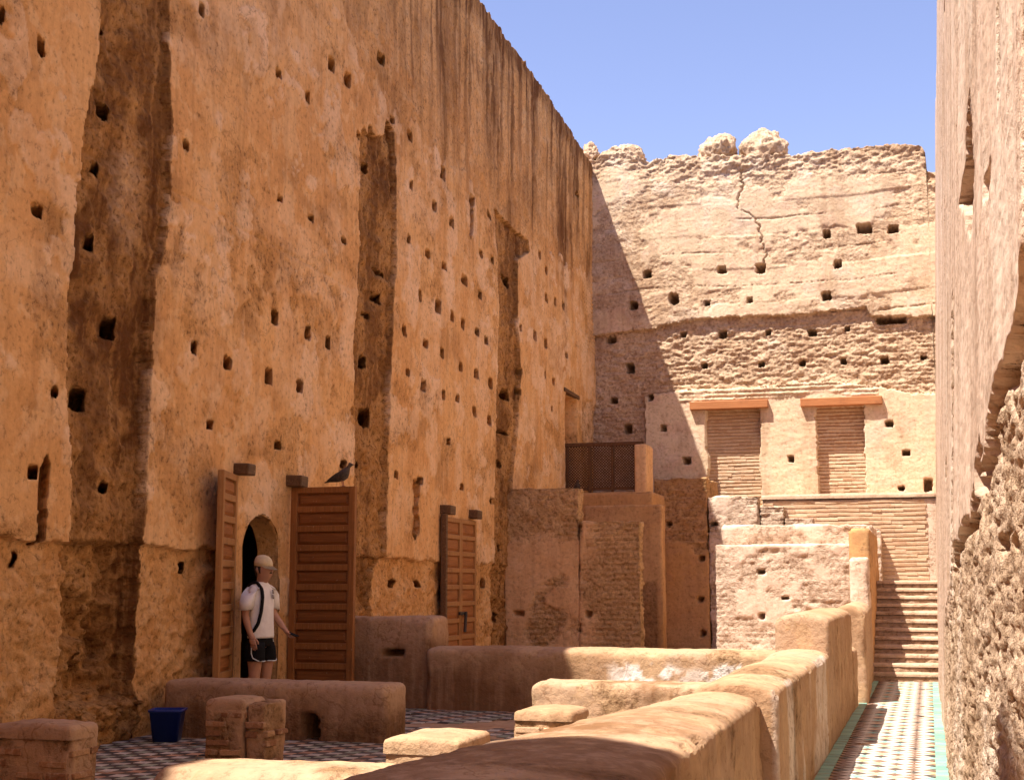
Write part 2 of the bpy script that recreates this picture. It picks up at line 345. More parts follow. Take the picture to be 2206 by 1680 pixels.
def left_disp(u, v):
    lo, c1, c2, c3, up = left_masks(u, v)
    D = .045 * fbm(u * .35, v * .35, 3, 40) + .012 * fbm(u * 2.2, v * 2.2, 4, 41)
    pt = fbm(u * 1.5, v * 1.5, 5, 42, .55); D += .014 * sst(.17, .20, pt) + .006 * sst(.22, .25, fbm(u * 3.1, v * 2.2, 4, 43))
    rough = fbm(u * 4.5, v * 5.5, 6, 44, .62); rid = 1 - np.abs(fbm(u * 2.6, v * 3.2, 4, 45))
    D += lo * (-.055 + .075 * rough - .03 * rid)
    D += (c1 | c2 | c3) * (-.085 + .07 * rough + .03 * fbm(u * 1.2, v * .8, 3, 46))
    D += c1 * (-.05 * sst(.46, .40, eP2(v) - u + .07 * fbm(u * 0, v * 2, 4, 47)) * sst(4.3, 3.6, v + .3 * fbm(v, v * 0, 2, 3)))
    D += c1 * (v < 1.9) * -.05
    D += up * (-.018 + .035 * fbm(u * 5, v * .45, 4, 48) + .02 * rough)
    # step of rough masonry at the foot of the groove
    D += .22 * sst(-1.35, -1.2, u) * sst(.02, -.06, u) * sst(.44, .36, v + .06 * fbm(u * 5, v * 5, 3, 5)) * (1 + .3 * rough)
    # eroded hollows low on the left
    for (px, py, r, dp) in ((200, 1330, .35, .12), (250, 1400, .3, .16), (215, 1450, .30, .18), (260, 1330, .25, .12), (490, 880, .30, .02)):
        a, b = L(px, py); q = np.hypot(u - a, (v - b) * 1.3) / r + .5 * fbm(u * 6, v * 8, 4, int(px)); D -= dp * sst(1.0, .7, q)
    k = 0
    for (px, py, wp, hp) in LEFT_HOLES:
        a = L(px - wp / 2, py); b = L(px + wp / 2, py); c = L(px, py - hp / 2); d = L(px, py + hp / 2); k += 1
        inset(D, u, v, (a[0] + b[0]) / 2, (c[1] + d[1]) / 2, max(b[0] - a[0], .09) * .9, max(c[1] - d[1], .08) * .8, .42 if wp > 6 else .25, 100 + k, .22, 1.5)
    for (px, py, wp, hp, dp) in LEFT_SLOTS:
        a = L(px - wp / 2, py); b = L(px + wp / 2, py); c = L(px, py - hp / 2); d = L(px, py + hp / 2)
        inset(D, u, v, (a[0] + b[0]) / 2, (c[1] + d[1]) / 2, b[0] - a[0], c[1] - d[1], dp, 300 + int(px), .45, 1.2)
    a0, a1, b0, b1 = DOOR_UP
    inset(D, u, v, (a0 + a1) / 2, (b0 + b1) / 2, a1 - a0, b1 - b0, .55, 555, .02)
    br = sst(20.9, 21.2, u) * sst(6.15, 6.0, v + .25 * fbm(u * 3, v * 3, 3, 6)); D += -.07 * br + .05 * br * rough
    # thin slanting brick courses showing near the far corner
    bc = sst(20.6, 21.8, u + .5 * fbm(v * 1.5, v * 0, 3, 7)) * sst(7.2, 7.5, v) * sst(9.6, 9.3, v)
    D += bc * -.022 * (np.abs(((v * 9.5) % 1) - .5) < .2)
    D -= .015 * sst(.0, .03, np.abs(v - 5.62 + .05 * fbm(u * 1.5, u * 0, 4, 2)) * -1 + .03) * (u > .1) * (u < 5.2)
    ch = sst(.10, .16, fbm(u * 4.5, v * 3.5, 4, 58)) * sst(4.3, 4.8, v) * sst(5.6, 5.5, v) * (u > .1) * (u < 5.2); D -= .012 * ch
    return D
def left_raw(u, v):
    lo, c1, c2, c3, up = left_masks(u, v); m2 = left_masks(u - .05, v); c1 = c1 | m2[1]; c2 = c2 | m2[2]; c3 = c3 | m2[3]
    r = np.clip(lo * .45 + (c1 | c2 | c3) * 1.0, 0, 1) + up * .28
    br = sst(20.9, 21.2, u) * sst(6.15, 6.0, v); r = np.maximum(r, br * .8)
    p = fbm(u * 1.1, v * 1.6, 5, 60, .6)
    r = np.maximum(r, .55 * sst(.16, .30, p) * (v > 1.9))
    r = np.maximum(r, .8 * sst(.10, .16, fbm(u * 4.5, v * 3.5, 4, 58)) * sst(4.3, 4.8, v) * sst(5.6, 5.5, v) * (u > .1) * (u < 5.2))
    dr = (u > 11.5) & (u < 13.1) & (v < 1.9); r = np.where(dr, .35 + .5 * sst(0, .2, p), r)
    dj = (u > 1.7) & (u < 3.6) & (v < 2.8); r = np.where(dj, .12, r)
    return np.clip(r, 0, 1)
def left_stain_shade(u, v):
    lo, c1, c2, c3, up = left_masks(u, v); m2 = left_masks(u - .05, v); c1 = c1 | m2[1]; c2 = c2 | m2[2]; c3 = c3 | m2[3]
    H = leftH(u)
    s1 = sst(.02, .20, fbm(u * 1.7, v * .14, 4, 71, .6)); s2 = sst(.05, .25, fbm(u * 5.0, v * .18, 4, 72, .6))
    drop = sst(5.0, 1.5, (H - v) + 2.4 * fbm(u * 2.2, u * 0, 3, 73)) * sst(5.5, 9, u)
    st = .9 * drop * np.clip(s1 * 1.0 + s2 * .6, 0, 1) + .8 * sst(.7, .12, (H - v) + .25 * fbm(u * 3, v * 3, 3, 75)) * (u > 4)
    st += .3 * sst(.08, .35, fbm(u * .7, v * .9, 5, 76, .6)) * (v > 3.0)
    st += (c1 | c2 | c3) * (.22 + .55 * sst(-.15, .25, fbm(u * 2.2, v * 1.3, 5, 77, .6)) + .35 * c1 * sst(.55, .35, eP2(v) - u) * sst(4.6, 3.8, v))  # dark earth of the channels, plus the groove's shade painted along its edge
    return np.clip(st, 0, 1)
def left_pale(u, v):
    lo, c1, c2, c3, up = left_masks(u, v)
    return (.45 * sst(.05, .3, fbm(u * .9 + 5, v * 1.2, 5, 80, .6)) + .7 * sst(.17, .20, fbm(u * 1.5, v * 1.5, 5, 42, .55))) * ~(lo | c1 | c2 | c3 | up) + .5 * c1 * sst(.9, .3, np.hypot((u + .55) / .5, (v - 5.35) / .8))
def left_zone(u, v):
    lo, c1, c2, c3, up = left_masks(u, v)
    z = np.zeros(u.shape, int)
    z = np.where(u < -.7, 1, np.where(u < 6.3, 2, np.where(u < 13.7, 3, 4)))
    z = np.where(up, 5, z); z = np.where(lo, 6, z)
    z = np.where(c1, 7, np.where(c2, 8, np.where(c3, 9, z)))
    return np.where(in_arch(u, v), -1, z)
lw = wthing('tall_wall', 'towering shaded ochre wall pocked with holes along the left side', 'wall', LP0)
ZN = {1: 'plaster_panel', 2: 'plaster_panel', 3: 'plaster_panel', 4: 'plaster_panel', 5: 'wall_crest', 6: 'earth_footing', 7: 'earth_channel', 8: 'earth_channel', 9: 'earth_channel'}
us = np.concatenate([np.arange(-4, 8, .0235), np.arange(8, 24.6, .034)])
heightfield((lw, ZN), LP0, LU, LN, us, 500, leftH, left_disp, left_zone, M_LEFT, {'raw': left_raw, 'stain': left_stain_shade, 'pale': left_pale})
# the wall continues behind the viewer, and has a back
uu = np.arange(-34, -3.98, .25)
heightfield((lw, {0: 'plaster_panel'}), LP0, LU, LN, uu, 30, leftH, lambda u, v: .03 * fbm(u, v, 3, 1), lambda u, v: np.zeros(u.shape, int), M_LEFT, {'raw': lambda u, v: .3 + 0 * u})
b0, b1 = LW(-34, 0, -1.7), LW(24.6, 0, -1.7)
me = new_mesh('wall_back', [(b0[0], b0[1], -.05), (b1[0], b1[1], -.05), (b1[0], b1[1], 11.9), (b0[0], b0[1], 10.4)], [(0, 1, 2, 3)], M_LEFT, smooth=False)
obj('wall_back', me, lw)
# the court's near end wall, returning from the tall wall just outside the picture; its top edge shades the near parapet
rx = np.arange(-7.35, -3.0, .06)
heightfield((lw, {0: 'return_wall'}), np.array([0, 2.35, 0.]), np.array([1., 0, 0]), np.array([0, 1., 0]), rx, 40, lambda x: np.interp(x, [-7.4, -6.2, -5.2, -4.6, -3.0], [11.0, 11.2, 11.3, 11.1, 10.9]) + .25 * fbm(x * 2.2, x * 0, 4, 8), lambda u, v: .03 * fbm(u, v, 3, 1), lambda u, v: np.zeros(u.shape, int), M_LEFT, {'raw': lambda u, v: .3 + 0 * u}, top=(.3, 1.0))
# arched passage through the wall
def arch_tunnel():
    c = (ARCH_U0 + ARCH_U1) / 2; r = (ARCH_U1 - ARCH_U0) / 2 + .015
    prof = [(-r, 0), (-r, .6), (-r, 1.2), (-r, ARCH_S)] + [(-r * math.cos(a), ARCH_S + .475 * math.sin(a)) for a in np.linspace(.12, math.pi - .12, 14)] + [(r, ARCH_S), (r, 1.2), (r, .6), (r, 0)]
    ds = [.05, -.0, -.06, -.12, -.18, -.24, -.30]
    co = []
    for j, d in enumerate(ds):
        for i, (a, b) in enumerate(prof):
            s = 1 + .012 * random.uniform(-1, 1)
            if j == 0: s = 1.02
            co.append(LW(c + a * s, b * (1 + .004 * random.uniform(-1, 1)) - .02, d if j else -.02))
    n = len(prof); fa = [(j * n + i, j * n + i + 1, (j + 1) * n + i + 1, (j + 1) * n + i) for j in range(len(ds) - 1) for i in range(n - 1)]
    return new_mesh('arched_passage', co, fa, M_LEFT, {'raw': [.25] * len(co)})
obj('arched_passage', arch_tunnel(), lw)
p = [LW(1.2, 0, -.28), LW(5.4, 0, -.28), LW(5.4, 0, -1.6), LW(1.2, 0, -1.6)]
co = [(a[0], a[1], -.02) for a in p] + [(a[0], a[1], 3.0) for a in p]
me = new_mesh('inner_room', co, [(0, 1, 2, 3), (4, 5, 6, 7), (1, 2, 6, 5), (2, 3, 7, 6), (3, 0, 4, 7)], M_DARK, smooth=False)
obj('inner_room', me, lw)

# ------------------------------------------------------------------ far end wall
FY = 35.0
sk = [(1262, 330), (1285, 348), (1300, 326), (1325, 318), (1352, 320), (1383, 345), (1398, 350), (1430, 340), (1480, 334), (1515, 339), (1590, 337), (1700, 336), (1750, 329), (1830, 321), (1900, 314), (1985, 312), (1994, 335), (1997, 372), (2020, 380)]
skp = [onY(a, b, FY) for a, b in sk]; skx = np.array([q[0] for q in skp]); skz = np.array([q[2] for q in skp])
def farH(u): return np.interp(u, skx, skz) + .05 * fbm(u * 4, u * 0, 4, 3) + .04 * fbm(u * 12, u * 0, 2, 6)
def FP(px, py): q = onY(px, py, FY); return float(q[0]), float(q[2])
lx = [FP(*q) for q in [(1290, 722), (1400, 712), (1450, 700), (1500, 692), (1560, 684), (1660, 681), (1760, 674), (1866, 663), (1875, 682), (1960, 684), (2005, 680)]]
plx = [FP(*q) for q in [(1385, 855), (1440, 846), (1490, 838), (1560, 838), (1660, 832), (1740, 824), (1800, 822), (1900, 835), (1960, 848), (2010, 850)]]
FAR_HOLES = [(1397, 593, 17, 16), (1556, 583, 19, 15), (1640, 581, 19, 18), (1805, 572, 16, 16), (1782, 507, 15, 16), (1862, 495, 28, 20), (1924, 497, 20, 16), (1367, 660, 17, 16), (1453, 645, 20, 24), (1525, 655, 12, 10), (1616, 648, 12, 11),
    (1782, 640, 17, 18), (1472, 722, 14, 12), (1556, 720, 17, 15), (1655, 716, 11, 11), (1750, 716, 17, 14), (1825, 708, 10, 9), (1517, 788, 13, 10), (1640, 785, 13, 10), (1727, 782, 13, 12), (1817, 778, 12, 13), (1906, 776, 16, 14), (1990, 770, 10, 8),
    (1316, 732, 20, 14), (1357, 793, 17, 22), (1322, 863, 16, 12), (1352, 925, 17, 18), (1403, 857, 11, 14), (1430, 923, 12, 13), (1480, 993, 16, 14), (1705, 989, 12, 13), (1915, 914, 15, 12), (1953, 976, 15, 11), (1942, 1052, 11, 9), (2000, 1045, 16, 26),
    (1440, 1129, 10, 8), (1537, 1129, 12, 8), (1512, 1202, 12, 9), (1508, 1290, 11, 11), (1515, 1364, 11, 10), (1918, 690, 60, 14)]
NICHES = [(-5.21, -3.92, 3.45, 5.87), (-2.51, -1.37, 3.45, 5.85)]
def far_masks(u, v):
    led = np.interp(u, [a for a, b in lx], [b for a, b in lx]) + .045 * fbm(u * 3.5, u * 0, 4, 11)
    ptop = np.interp(u, [a for a, b in plx], [b for a, b in plx]) + .03 * fbm(u * 4, u * 0, 3, 12)
    xl = FP(1392, 900)[0]
    up = v > led
    pl = (v < ptop) & (u > xl + .07 * fbm(u * 0, v * 2.5, 4, 13)) & (v > 2.9 + .4 * fbm(u * 1.3, v * 1.3, 4, 14) - .9 * sst(-5.6, -4.9, u))
    lowp = (v < 2.15 + .22 * fbm(u * 2, v * 2, 4, 15))
    return up, pl, lowp
def far_disp(u, v):
    up, pl, lowp = far_masks(u, v)
    rough = fbm(u * 2.4, v * 5.5, 6, 20, .64); fine = fbm(u * 7, v * 16, 4, 21, .62)
    D = .04 * fbm(u * .5, v * .5, 3, 22)
    ero = sst(-.02, .16, fbm(u * .8, v * 1.1, 5, 23, .6)) * up
    row = np.floor(v / .86 + .15 * fbm(u * .5, u * 0, 2, 3)); cell = np.floor(u / 2.1 + .5 * (row % 2))
    blk = _hash(cell, row, row * 0, 5) * .012
    D += up * (.13 + blk + .007 * rough + .006 * fine) - ero * (.018 - .022 * rough - .012 * fine)
    fr = v / .86 + .15 * fbm(u * .5, u * 0, 2, 3); fr = fr - np.floor(fr); gw = .035 * (.5 + np.clip(fbm(u * 1.5, v * 1.5, 4, 25) * 2, 0, 1.5))
    D -= up * .035 * sst(gw * .55, gw * .15, np.abs(fr - .5 + .04 * fbm(u * 2.5, v * 4, 4, 26)) ) * sst(-.1, .15, fbm(u * .6, row * 3.1, 3, 27))
    crk = np.interp(v, *zip(*sorted((b, a) for a, b in [FP(*q) for q in [(1593, 335), (1600, 400), (1592, 450), (1620, 470), (1650, 530), (1645, 590)]])))
    D -= .08 * sst(.022, .008, np.abs(u - crk + .16 * fbm(u * 0, v * 4, 5, 28, .65)) - .02 * fbm(u * 6, v * 6, 3, 27)) * up * (v < 12.0) * (v > FP(1645, 592)[1])
    # brick lacing courses left in the wall
    bc = sst(.08, .16, fbm(u * .7 + 9, v * .5, 3, 29)) * (~pl)
    rgh = ~up & ~pl & ~lowp
    D += rgh * (-.02 + .055 * rough + .045 * fine) - bc * rgh * .014 * (np.abs(((v * 10) % 1) - .5) < .16)
    D += pl * (.10 + .008 * rough + .006 * fine); D += (lowp & ~pl) * (.02 + .008 * rough)
    D += pl * (.025 + .04 * rough) * (v > np.interp(u, [a for a, b in plx], [b for a, b in plx]) - .30) * (u > -5.9) * (u < -1.0) * (np.abs(((v * 9) % 1) - .5) > .18)
    tp = sst(.9, .1, farH(u) - v); D += tp * (.08 * rough + .05 * fine - .05)
    k = 0
    for (px, py, wp, hp) in FAR_HOLES:
        a = FP(px, py); k += 1; m = 35.5 / F * 1.0
        inset(D, u, v, a[0], a[1], wp * m * 1.05, hp * m * 1.05, .8, 400 + k, .22)
    for i, (a, b, c, d) in enumerate(NICHES):
        q = .05 * fbm(u * 0, v * 1.6, 4, 33 + i) + .02 * fbm(u * 5, v * 7, 3, 34)
        m = (u > a + 1.6 * q) & (u < b - 1.6 * q) & (v > c) & (v < d); D = np.where(m, -.34, D)
    return D
def far_raw(u, v):
    up, pl, lowp = far_masks(u, v)
    ero = sst(-.02, .16, fbm(u * .8, v * 1.1, 5, 23, .6))
    r = np.where(up, .12 + .75 * ero, 1.0); r = np.where(pl, .05, r); r = np.where(lowp & ~pl, .1, r)
    return np.maximum(r, sst(1.0, .2, farH(u) - v) * .9)
def far_stain(u, v):
    return np.clip(.35 * sst(.05, .4, fbm(u * 1.5, v * .8, 5, 36, .6)) + .55 * sst(.55, .05, farH(u) - v) * sst(-3, -1, u), 0, 1)
def far_pale(u, v): return .3 * sst(.22, .4, fbm(u * 1.2 + 3, v * 1.2, 4, 37))
def far_zone(u, v):
    up, pl, lowp = far_masks(u, v); return np.where(pl, 2, np.where(up, 1, np.where(lowp, 3, 4)))
fw = wthing('end_wall', 'sunlit crumbling earth wall closing the court with two blocked doorways', 'wall', (-4, FY, 0))
heightfield((fw, {1: 'earth_lift', 2: 'plaster_band', 3: 'plaster_base', 4: 'eroded_band'}), np.array([0, FY, 0.]), np.array([1., 0, 0]), np.array([0, -1., 0]), np.arange(-8.6, 1.0, .0225), 470, farH, far_disp, far_zone, M_FAR,
    {'raw': far_raw, 'stain': far_stain, 'pale': far_pale}, top=(.2, .6, 1.3))
me = new_mesh('wall_back', [(-8.6, FY + 1.4, 0), (.75, FY + 1.4, 0), (.75, FY + 1.4, 12), (-8.6, FY + 1.4, 12)], [(0, 1, 2, 3)], M_FAR, smooth=False); obj('wall_back', me, fw)

def lump(name, c, rad, mat, s, parent, flat=.5, amp=.42):
    bm = bmesh.new(); bmesh.ops.create_icosphere(bm, subdivisions=5, radius=1)
    p = np.array([v.co[:] for v in bm.verts]); p[:, 2] = np.where(p[:, 2] < -flat, -flat, p[:, 2])
    q = p * np.array(rad); q = q * (1 + amp * fbm3(q + s * 7, 1.6, 3, s)[:, None]) + p * (.20 * fbm3(q + s, 4.5, 5, s + 3, .7))[:, None]
    fa = [[v.index for v in f.verts] for f in bm.faces]; bm.free()
    me = new_mesh(name, q, fa, mat, {'raw': np.ones(len(q)) * .9}); return obj(name, me, parent, c)
def lumpp(x0, x1, yt, yb, s):
    a = onY(x0, yb, FY + .3); b = onY(x1, yt, FY + .3)
    return lump('ruined_merlon', ((a[0] + b[0]) / 2, FY + .35, a[2] + .1), ((b[0] - a[0]) / 2 * .98, .45, (b[2] - a[2]) * .95), M_FAR, s, fw)
lumpp(1508, 1586, 297, 343, 3); lumpp(1592, 1698, 281, 340, 5); lumpp(1298, 1386, 320, 356, 8); lumpp(1258, 1290, 322, 350, 12)
for i, (a, b, zt) in enumerate(((1487, 1655, 5.86), (1725, 1901, 5.845))):
    x0 = onY(a, 870, FY - .1)[0]; x1 = onY(b, 866, FY - .1)[0]
    me = box_mesh('lintel', x0, x1, FY - .23, FY + .1, zt, zt + .20, M_LINTEL, .012); obj('lintel', me, fw)

# bricks
def brick_meshes(mat, w, d, h, n=4, name='brick'):
    out = []
    for k in range(n):
        bm = bmesh.new(); bmesh.ops.create_cube(bm, size=1)
        for v in bm.verts: v.co = Vector((v.co.x * w, v.co.y * d, v.co.z * h)) + Vector([random.uniform(-1, 1) * h * .10 for _ in range(3)])
        bmesh.ops.bevel(bm, geom=bm.edges[:], offset=h * .12, segments=1, affect='EDGES')
        out.append(bm_mesh(name, bm, mat))
    return out
def brick_field(parent, meshes, p0, ud, nd, W, H, bw, bh, jw, jh, jit=.006, skip=0.0, ok=None, wave=.0):
    ud = Vector(ud); nd = Vector(nd); p0 = Vector(p0); rz = math.atan2(ud.y, ud.x); r = 0; z = bh / 2; n = 0
    while z < H:
        x = -(r % 2) * bw / 2 + random.uniform(-.04, .04)
        while x < W:
            a, b = max(x, 0), min(x + bw, W)
            if b - a > bw * .3 and random.random() >= skip and (ok is None or ok((a + b) / 2, z)):
                o = obj('brick', random.choice(meshes), parent, p0 + ud * ((a + b) / 2) + Vector((0, 0, z + wave * math.sin(x * 3 + r))) + nd * random.uniform(-jit, jit), (random.uniform(-.02, .02), random.uniform(-.015, .015), rz + random.uniform(-.02, .02)))
                o.scale = ((b - a) / bw * (random.uniform(.93, 1.0) if jw > 0 else 1.0), 1, random.uniform(.85, 1.05)); n += 1
            x += bw + jw
        z += bh + jh; r += 1
    return n
for (a, b, c, d) in NICHES:
    inf = new_mesh('blocked_doorway', [(a - .1, FY + .215, c), (b + .1, FY + .215, c), (b + .1, FY + .215, d + .02), (a - .1, FY + .215, d + .02)], [(0, 1, 2, 3)], M_BRICK_PALE, smooth=False)
    io = obj('blocked_doorway', inf, fw)
    bms = brick_meshes(M_BRICK_SUN, .34, .10, .064)
    brick_field(io, bms, (a - .08, FY + .24, 3.5), (1, 0, 0), (0, -1, 0), b - a + .16, d - 3.5, .34, .064, -.006, .022, .008, wave=.008)

# ------------------------------------------------------------------ right wall
def RX(y): return .09 + .17 * sst(9.5, 3.0, y) + .25 * sst(1.5, -4, y)
def onR(px, py):
    x = .12
    for _ in range(40): q = onX(px, py, x); x = .5 * x + .5 * float(RX(q[1]) + .04 * max(q[2], 0))
    return float(q[1]), float(q[2])
def rightH(y): return np.interp(y, [-10, 20, 24, 27, 30, 33.5, 35.3], [12.5, 12.5, 12.3, 12.9, 12.8, 12.6, 12.5]) + .12 * fbm(y * 1.2, y * 0, 4, 2)
rdl = sorted(onR(*q)[::1] for q in [(2206, 565), (2190, 690), (2165, 770), (2150, 820), (2135, 880), (2125, 960), (2117, 1010), (2095, 1090), (2075, 1130), (2062, 1165), (2052, 1195)])
rcav = [onR(*q) for q in [(2086, 195), (2093, 300), (2096, 420), (2092, 510), (2077, 470), (2069, 425), (2080, 330)]]
def poly_sdf_in(u, v, P):
    ins = np.zeros(u.shape, bool); n = len(P)
    for i in range(n):
        (x0, y0), (x1, y1) = P[i], P[(i + 1) % n]
        if y0 == y1: continue
        c = ((y0 > v) != (y1 > v)) & (u < (x1 - x0) * (v - y0) / (y1 - y0) + x0); ins ^= c
    return ins
def right_masks(u, v):
    wv = .10 * fbm(u * 3, v * 3, 4, 51)
    line = np.interp(u, [a for a, b in rdl], [b for a, b in rdl])
    uL = rdl[-1][0]
    er = (v < line + wv) & (u < uL + 1.5 * fbm(u * .0, v * 1.5, 3, 52) * .6)
    er |= (u >= uL) & (u < 15.5) & (v < 1.45 + .35 * fbm(u * 1.5, v * 0, 3, 53) - .07 * (u - uL))
    band = sst(.25, .42, fbm(u * 2.2, v * .10, 3, 54)) > .5
    cav = poly_sdf_in(u + .12 * fbm(u * 5, v * 6, 3, 56), v + .04 * fbm(u * 5, v * 5, 3, 57), rcav)
    return er, band, cav
def right_disp(u, v):
    er, band, cav = right_masks(u, v)
    rough = 1 - 2.6 * np.abs(fbm(u * 7, v * 20, 4, 60, .6)); fine = fbm(u * 9, v * 30, 3, 61)
    D = -RX(u) - .040 * v + .02 * fbm(u * .6, v * .25, 3, 62) + .014 * fbm(u * 4.5, v * .5, 4, 63) + .004 * fine
    D += er * (-.032 + .014 * rough + .012 * fine + .022 * fbm(u * 1.5, v * 3.5, 4, 64) - .075 * sst(.14, .0, np.interp(u, [a for a, b in rdl], [b for a, b in rdl]) - v + .15 * fbm(u * 3, v * 5, 3, 65))) * sst(0, 2, 12 - u + 4)
    D += band * ~er * (-.02 + .02 * rough)
    D -= cav * (.42 + .05 * rough)
    for k, (px, py, wp, hp) in enumerate([(2129, 392, 10, 55), (2152, 1172, 26, 34), (2113, 1010, 14, 120), (2120, 1480, 6, 40), (2204, 1070, 16, 60), (2036, 25, 4, 40), (2040, 1010, 4, 40), (2205, 1330, 20, 90)]):
        a = onR(px - wp / 2, py); b = onR(px + wp / 2, py); c = onR(px, py - hp / 2); d = onR(px, py + hp / 2)
        inset(D, u, v, (a[0] + b[0]) / 2, (c[1] + d[1]) / 2, abs(a[0] - b[0]), c[1] - d[1], .10, 500 + k, .5)
    return D
def right_raw(u, v):
    er, band, cav = right_masks(u, v); return np.clip(er * .95 + band * .7 + cav * 1.0 + .25 * sst(0, .3, fbm(u * 2, v * .4, 4, 66)), 0, 1)
rw = wthing('rough_wall', 'bright eroded earth wall running close along the right edge of the alley', 'wall', (.1, 12, 0))
ys = [-9.0]
while ys[-1] < 35.3: ys.append(ys[-1] + (.25 if ys[-1] < 2.6 else max(.011, .0075 * (ys[-1] - 1.0))))
tz = np.concatenate([np.linspace(0, .42, 330, endpoint=False), np.linspace(.42, 1, 150)])
heightfield((rw, {0: 'plaster_skin', 1: 'eroded_core', 2: 'cavity'}), np.array([0., 0, 0]), np.array([0, 1., 0]), np.array([-1., 0, 0]), ys, tz, rightH, right_disp,
    lambda u, v: (lambda m: np.where(m[2], 2, np.where(m[0], 1, 0)))(right_masks(u, v)), M_RIGHT, {'raw': right_raw, 'stain': lambda u, v: .25 * sst(.1, .4, fbm(u * 2.5, v * .3, 4, 67)), 'pale': lambda u, v: .5 * sst(.1, .3, fbm(u * 1.5, v * .6, 4, 68))}, top=(.2, .6, 1.2))

# ------------------------------------------------------------------ plastered blocks and low walls
def rblock(name, mat, x0, x1, y0, y1, z1, parent=None, r=.06, res=.05, crown=0.0, amp=.012, z0=-.06, s=1, rawf=None, holes=(), warp=None, rough=0.0, stain=None, pale=None, cax='x', course=0.0):
    nx, ny, nz = [max(2, int(round(d / res))) for d in (x1 - x0, y1 - y0, z1 - z0)]
    X = np.linspace(x0, x1, nx + 1); Y = np.linspace(y0, y1, ny + 1); Z = np.linspace(z0, z1, nz + 1)
    P = []; Fq = []
    def grid(A, B, fn, flip):
        base = sum(len(q) for q in P); a, b = np.meshgrid(A, B, indexing='ij'); P.append(fn(a.ravel(), b.ravel()))
        i = np.arange(len(A) * len(B)).reshape(len(A), len(B)) + base
        f = np.stack([i[:-1, :-1], i[1:, :-1], i[1:, 1:], i[:-1, 1:]], -1).reshape(-1, 4); Fq.append(f[:, ::-1] if flip else f)
    o = np.ones_like
    grid(X, Y, lambda a, b: np.stack([a, b, o(a) * z1], 1), False)
    grid(X, Z, lambda a, b: np.stack([a, o(a) * y0, b], 1), False); grid(X, Z, lambda a, b: np.stack([a, o(a) * y1, b], 1), True)
    grid(Y, Z, lambda a, b: np.stack([o(a) * x0, a, b], 1), True); grid(Y, Z, lambda a, b: np.stack([o(a) * x1, a, b], 1), False)
    P = np.concatenate(P); Fq = np.concatenate(Fq)
    key = np.round(P * 4000).astype(np.int64); _, ui, inv = np.unique(key, axis=0, return_index=True, return_inverse=True)
    inv = np.asarray(inv).ravel(); P = P[ui]; Fq = inv[Fq]
    lo = np.array([x0 + r, y0 + r, -9]); hi = np.array([x1 - r, y1 - r, z1 - r])
    c = np.clip(P, lo, hi); n = P - c; ln = np.linalg.norm(n, axis=1, keepdims=True); n = n / np.maximum(ln, 1e-6)
    Q = c + n * np.minimum(ln, r)
    t = (P[:, 0] - x0) / (x1 - x0) if cax == 'x' else (P[:, 1] - y0) / (y1 - y0)
    zf = sst(z0 + .3 * (z1 - z0), z1, P[:, 2]); Q[:, 2] += crown * (1 - (2 * t - 1) ** 2) * zf
    chip = sst(.12, .35, fbm3(P, 3.2, 4, s + 7, .6)) * (np.abs(n).max(1) < .93)
    Q = Q + n * (amp * 1.5 * fbm3(P, 1.3, 3, s) + amp * 1.5 * fbm3(P, 6, 5, s + 5, .65) - chip * amp * 2.2)[:, None]
    raw = np.clip(rawf(P), 0, 1) if rawf else np.zeros(len(P))
    if rough: Q = Q + n * (raw * rough * (fbm3(P * np.array([1, 1, 1.6]), 4.5, 5, s + 9, .62) - .35))[:, None]
    if course:
        zz = P[:, 2] * 10.5 + .25 * fbm3(P, 2.5, 3, s + 2); Q = Q - n * (raw * course * 2 * (np.abs(zz - np.floor(zz) - .5) < .22) * (fbm3(P, 1.6, 3, s + 4) > -.15))[:, None]
    for (ax, sg, a, b, w_, h_, dp) in holes:            # ax: face normal axis
        face = n[:, ax] * sg > .8; k = 1 - ax
        q = ((np.abs(P[:, k] - a) / (w_ / 2)) ** 4 + (np.abs(P[:, 2] - b) / (h_ / 2)) ** 4) ** .25 + .2 * fbm3(P, 14, 2, s + 3)
        Q[:, ax] -= sg * np.where(face, dp * sst(1.08, .85, q), 0)
    if warp: Q = warp(Q)
    me = new_mesh(name, Q, Fq, mat, {'raw': raw, 'stain': stain(P) if stain else np.zeros(len(P)), 'pale': pale(P) if pale else np.zeros(len(P))})
    return obj(name, me, parent)
def damp(z0, z1, k=.8, s=3):      # rising-damp stains at the foot of a wall, drip marks under the coping
    return lambda P: np.clip(k * sst(z1, z0, P[:, 2] + .25 * fbm3(P, 2.2, 4, s)) + .35 * sst(.1, .4, fbm3(P, 1.6, 4, s + 2)), 0, 1)
def patch(a, b, sc=1.2, s=1, base=0.0): return lambda P: np.maximum(base, sst(a, b, fbm3(P, sc, 5, s, .6)))

LOWG = 'low plastered walls of the ruined rooms'
w1 = rblock('low_wall', M_LOW, -7.42, -5.0, 12.68, 13.24, .545, r=.075, res=.03, amp=.010, s=2, holes=[(1, -1, -5.80, .11, .17, .27, .6)], stain=damp(.10, .46, .9, 4), rawf=lambda P: .7 * sst(.25, .1, P[:, 2] + .2 * fbm3(P, 3, 3, 1)), rough=.02)
tag(w1, 'low rounded plaster wall in front of the open door with an arched drain hole', 'wall', LOWG)
w2 = wthing('low_wall', 'higher shaded plaster wall end beside the dark panelled door, with an eye shaped hole', 'wall', (-6.7, 16.2, 0), LOWG)
rblock('wall_body', M_LOW, -7.75, -5.86, 16.3, 16.95, 1.10, w2, r=.06, res=.032, amp=.012, s=6, holes=[(1, -1, onY(847, 1405, 16.3)[0], onY(847, 1405, 16.3)[2], .26, .085, .5)], stain=damp(.4, 1.05, .85, 6))
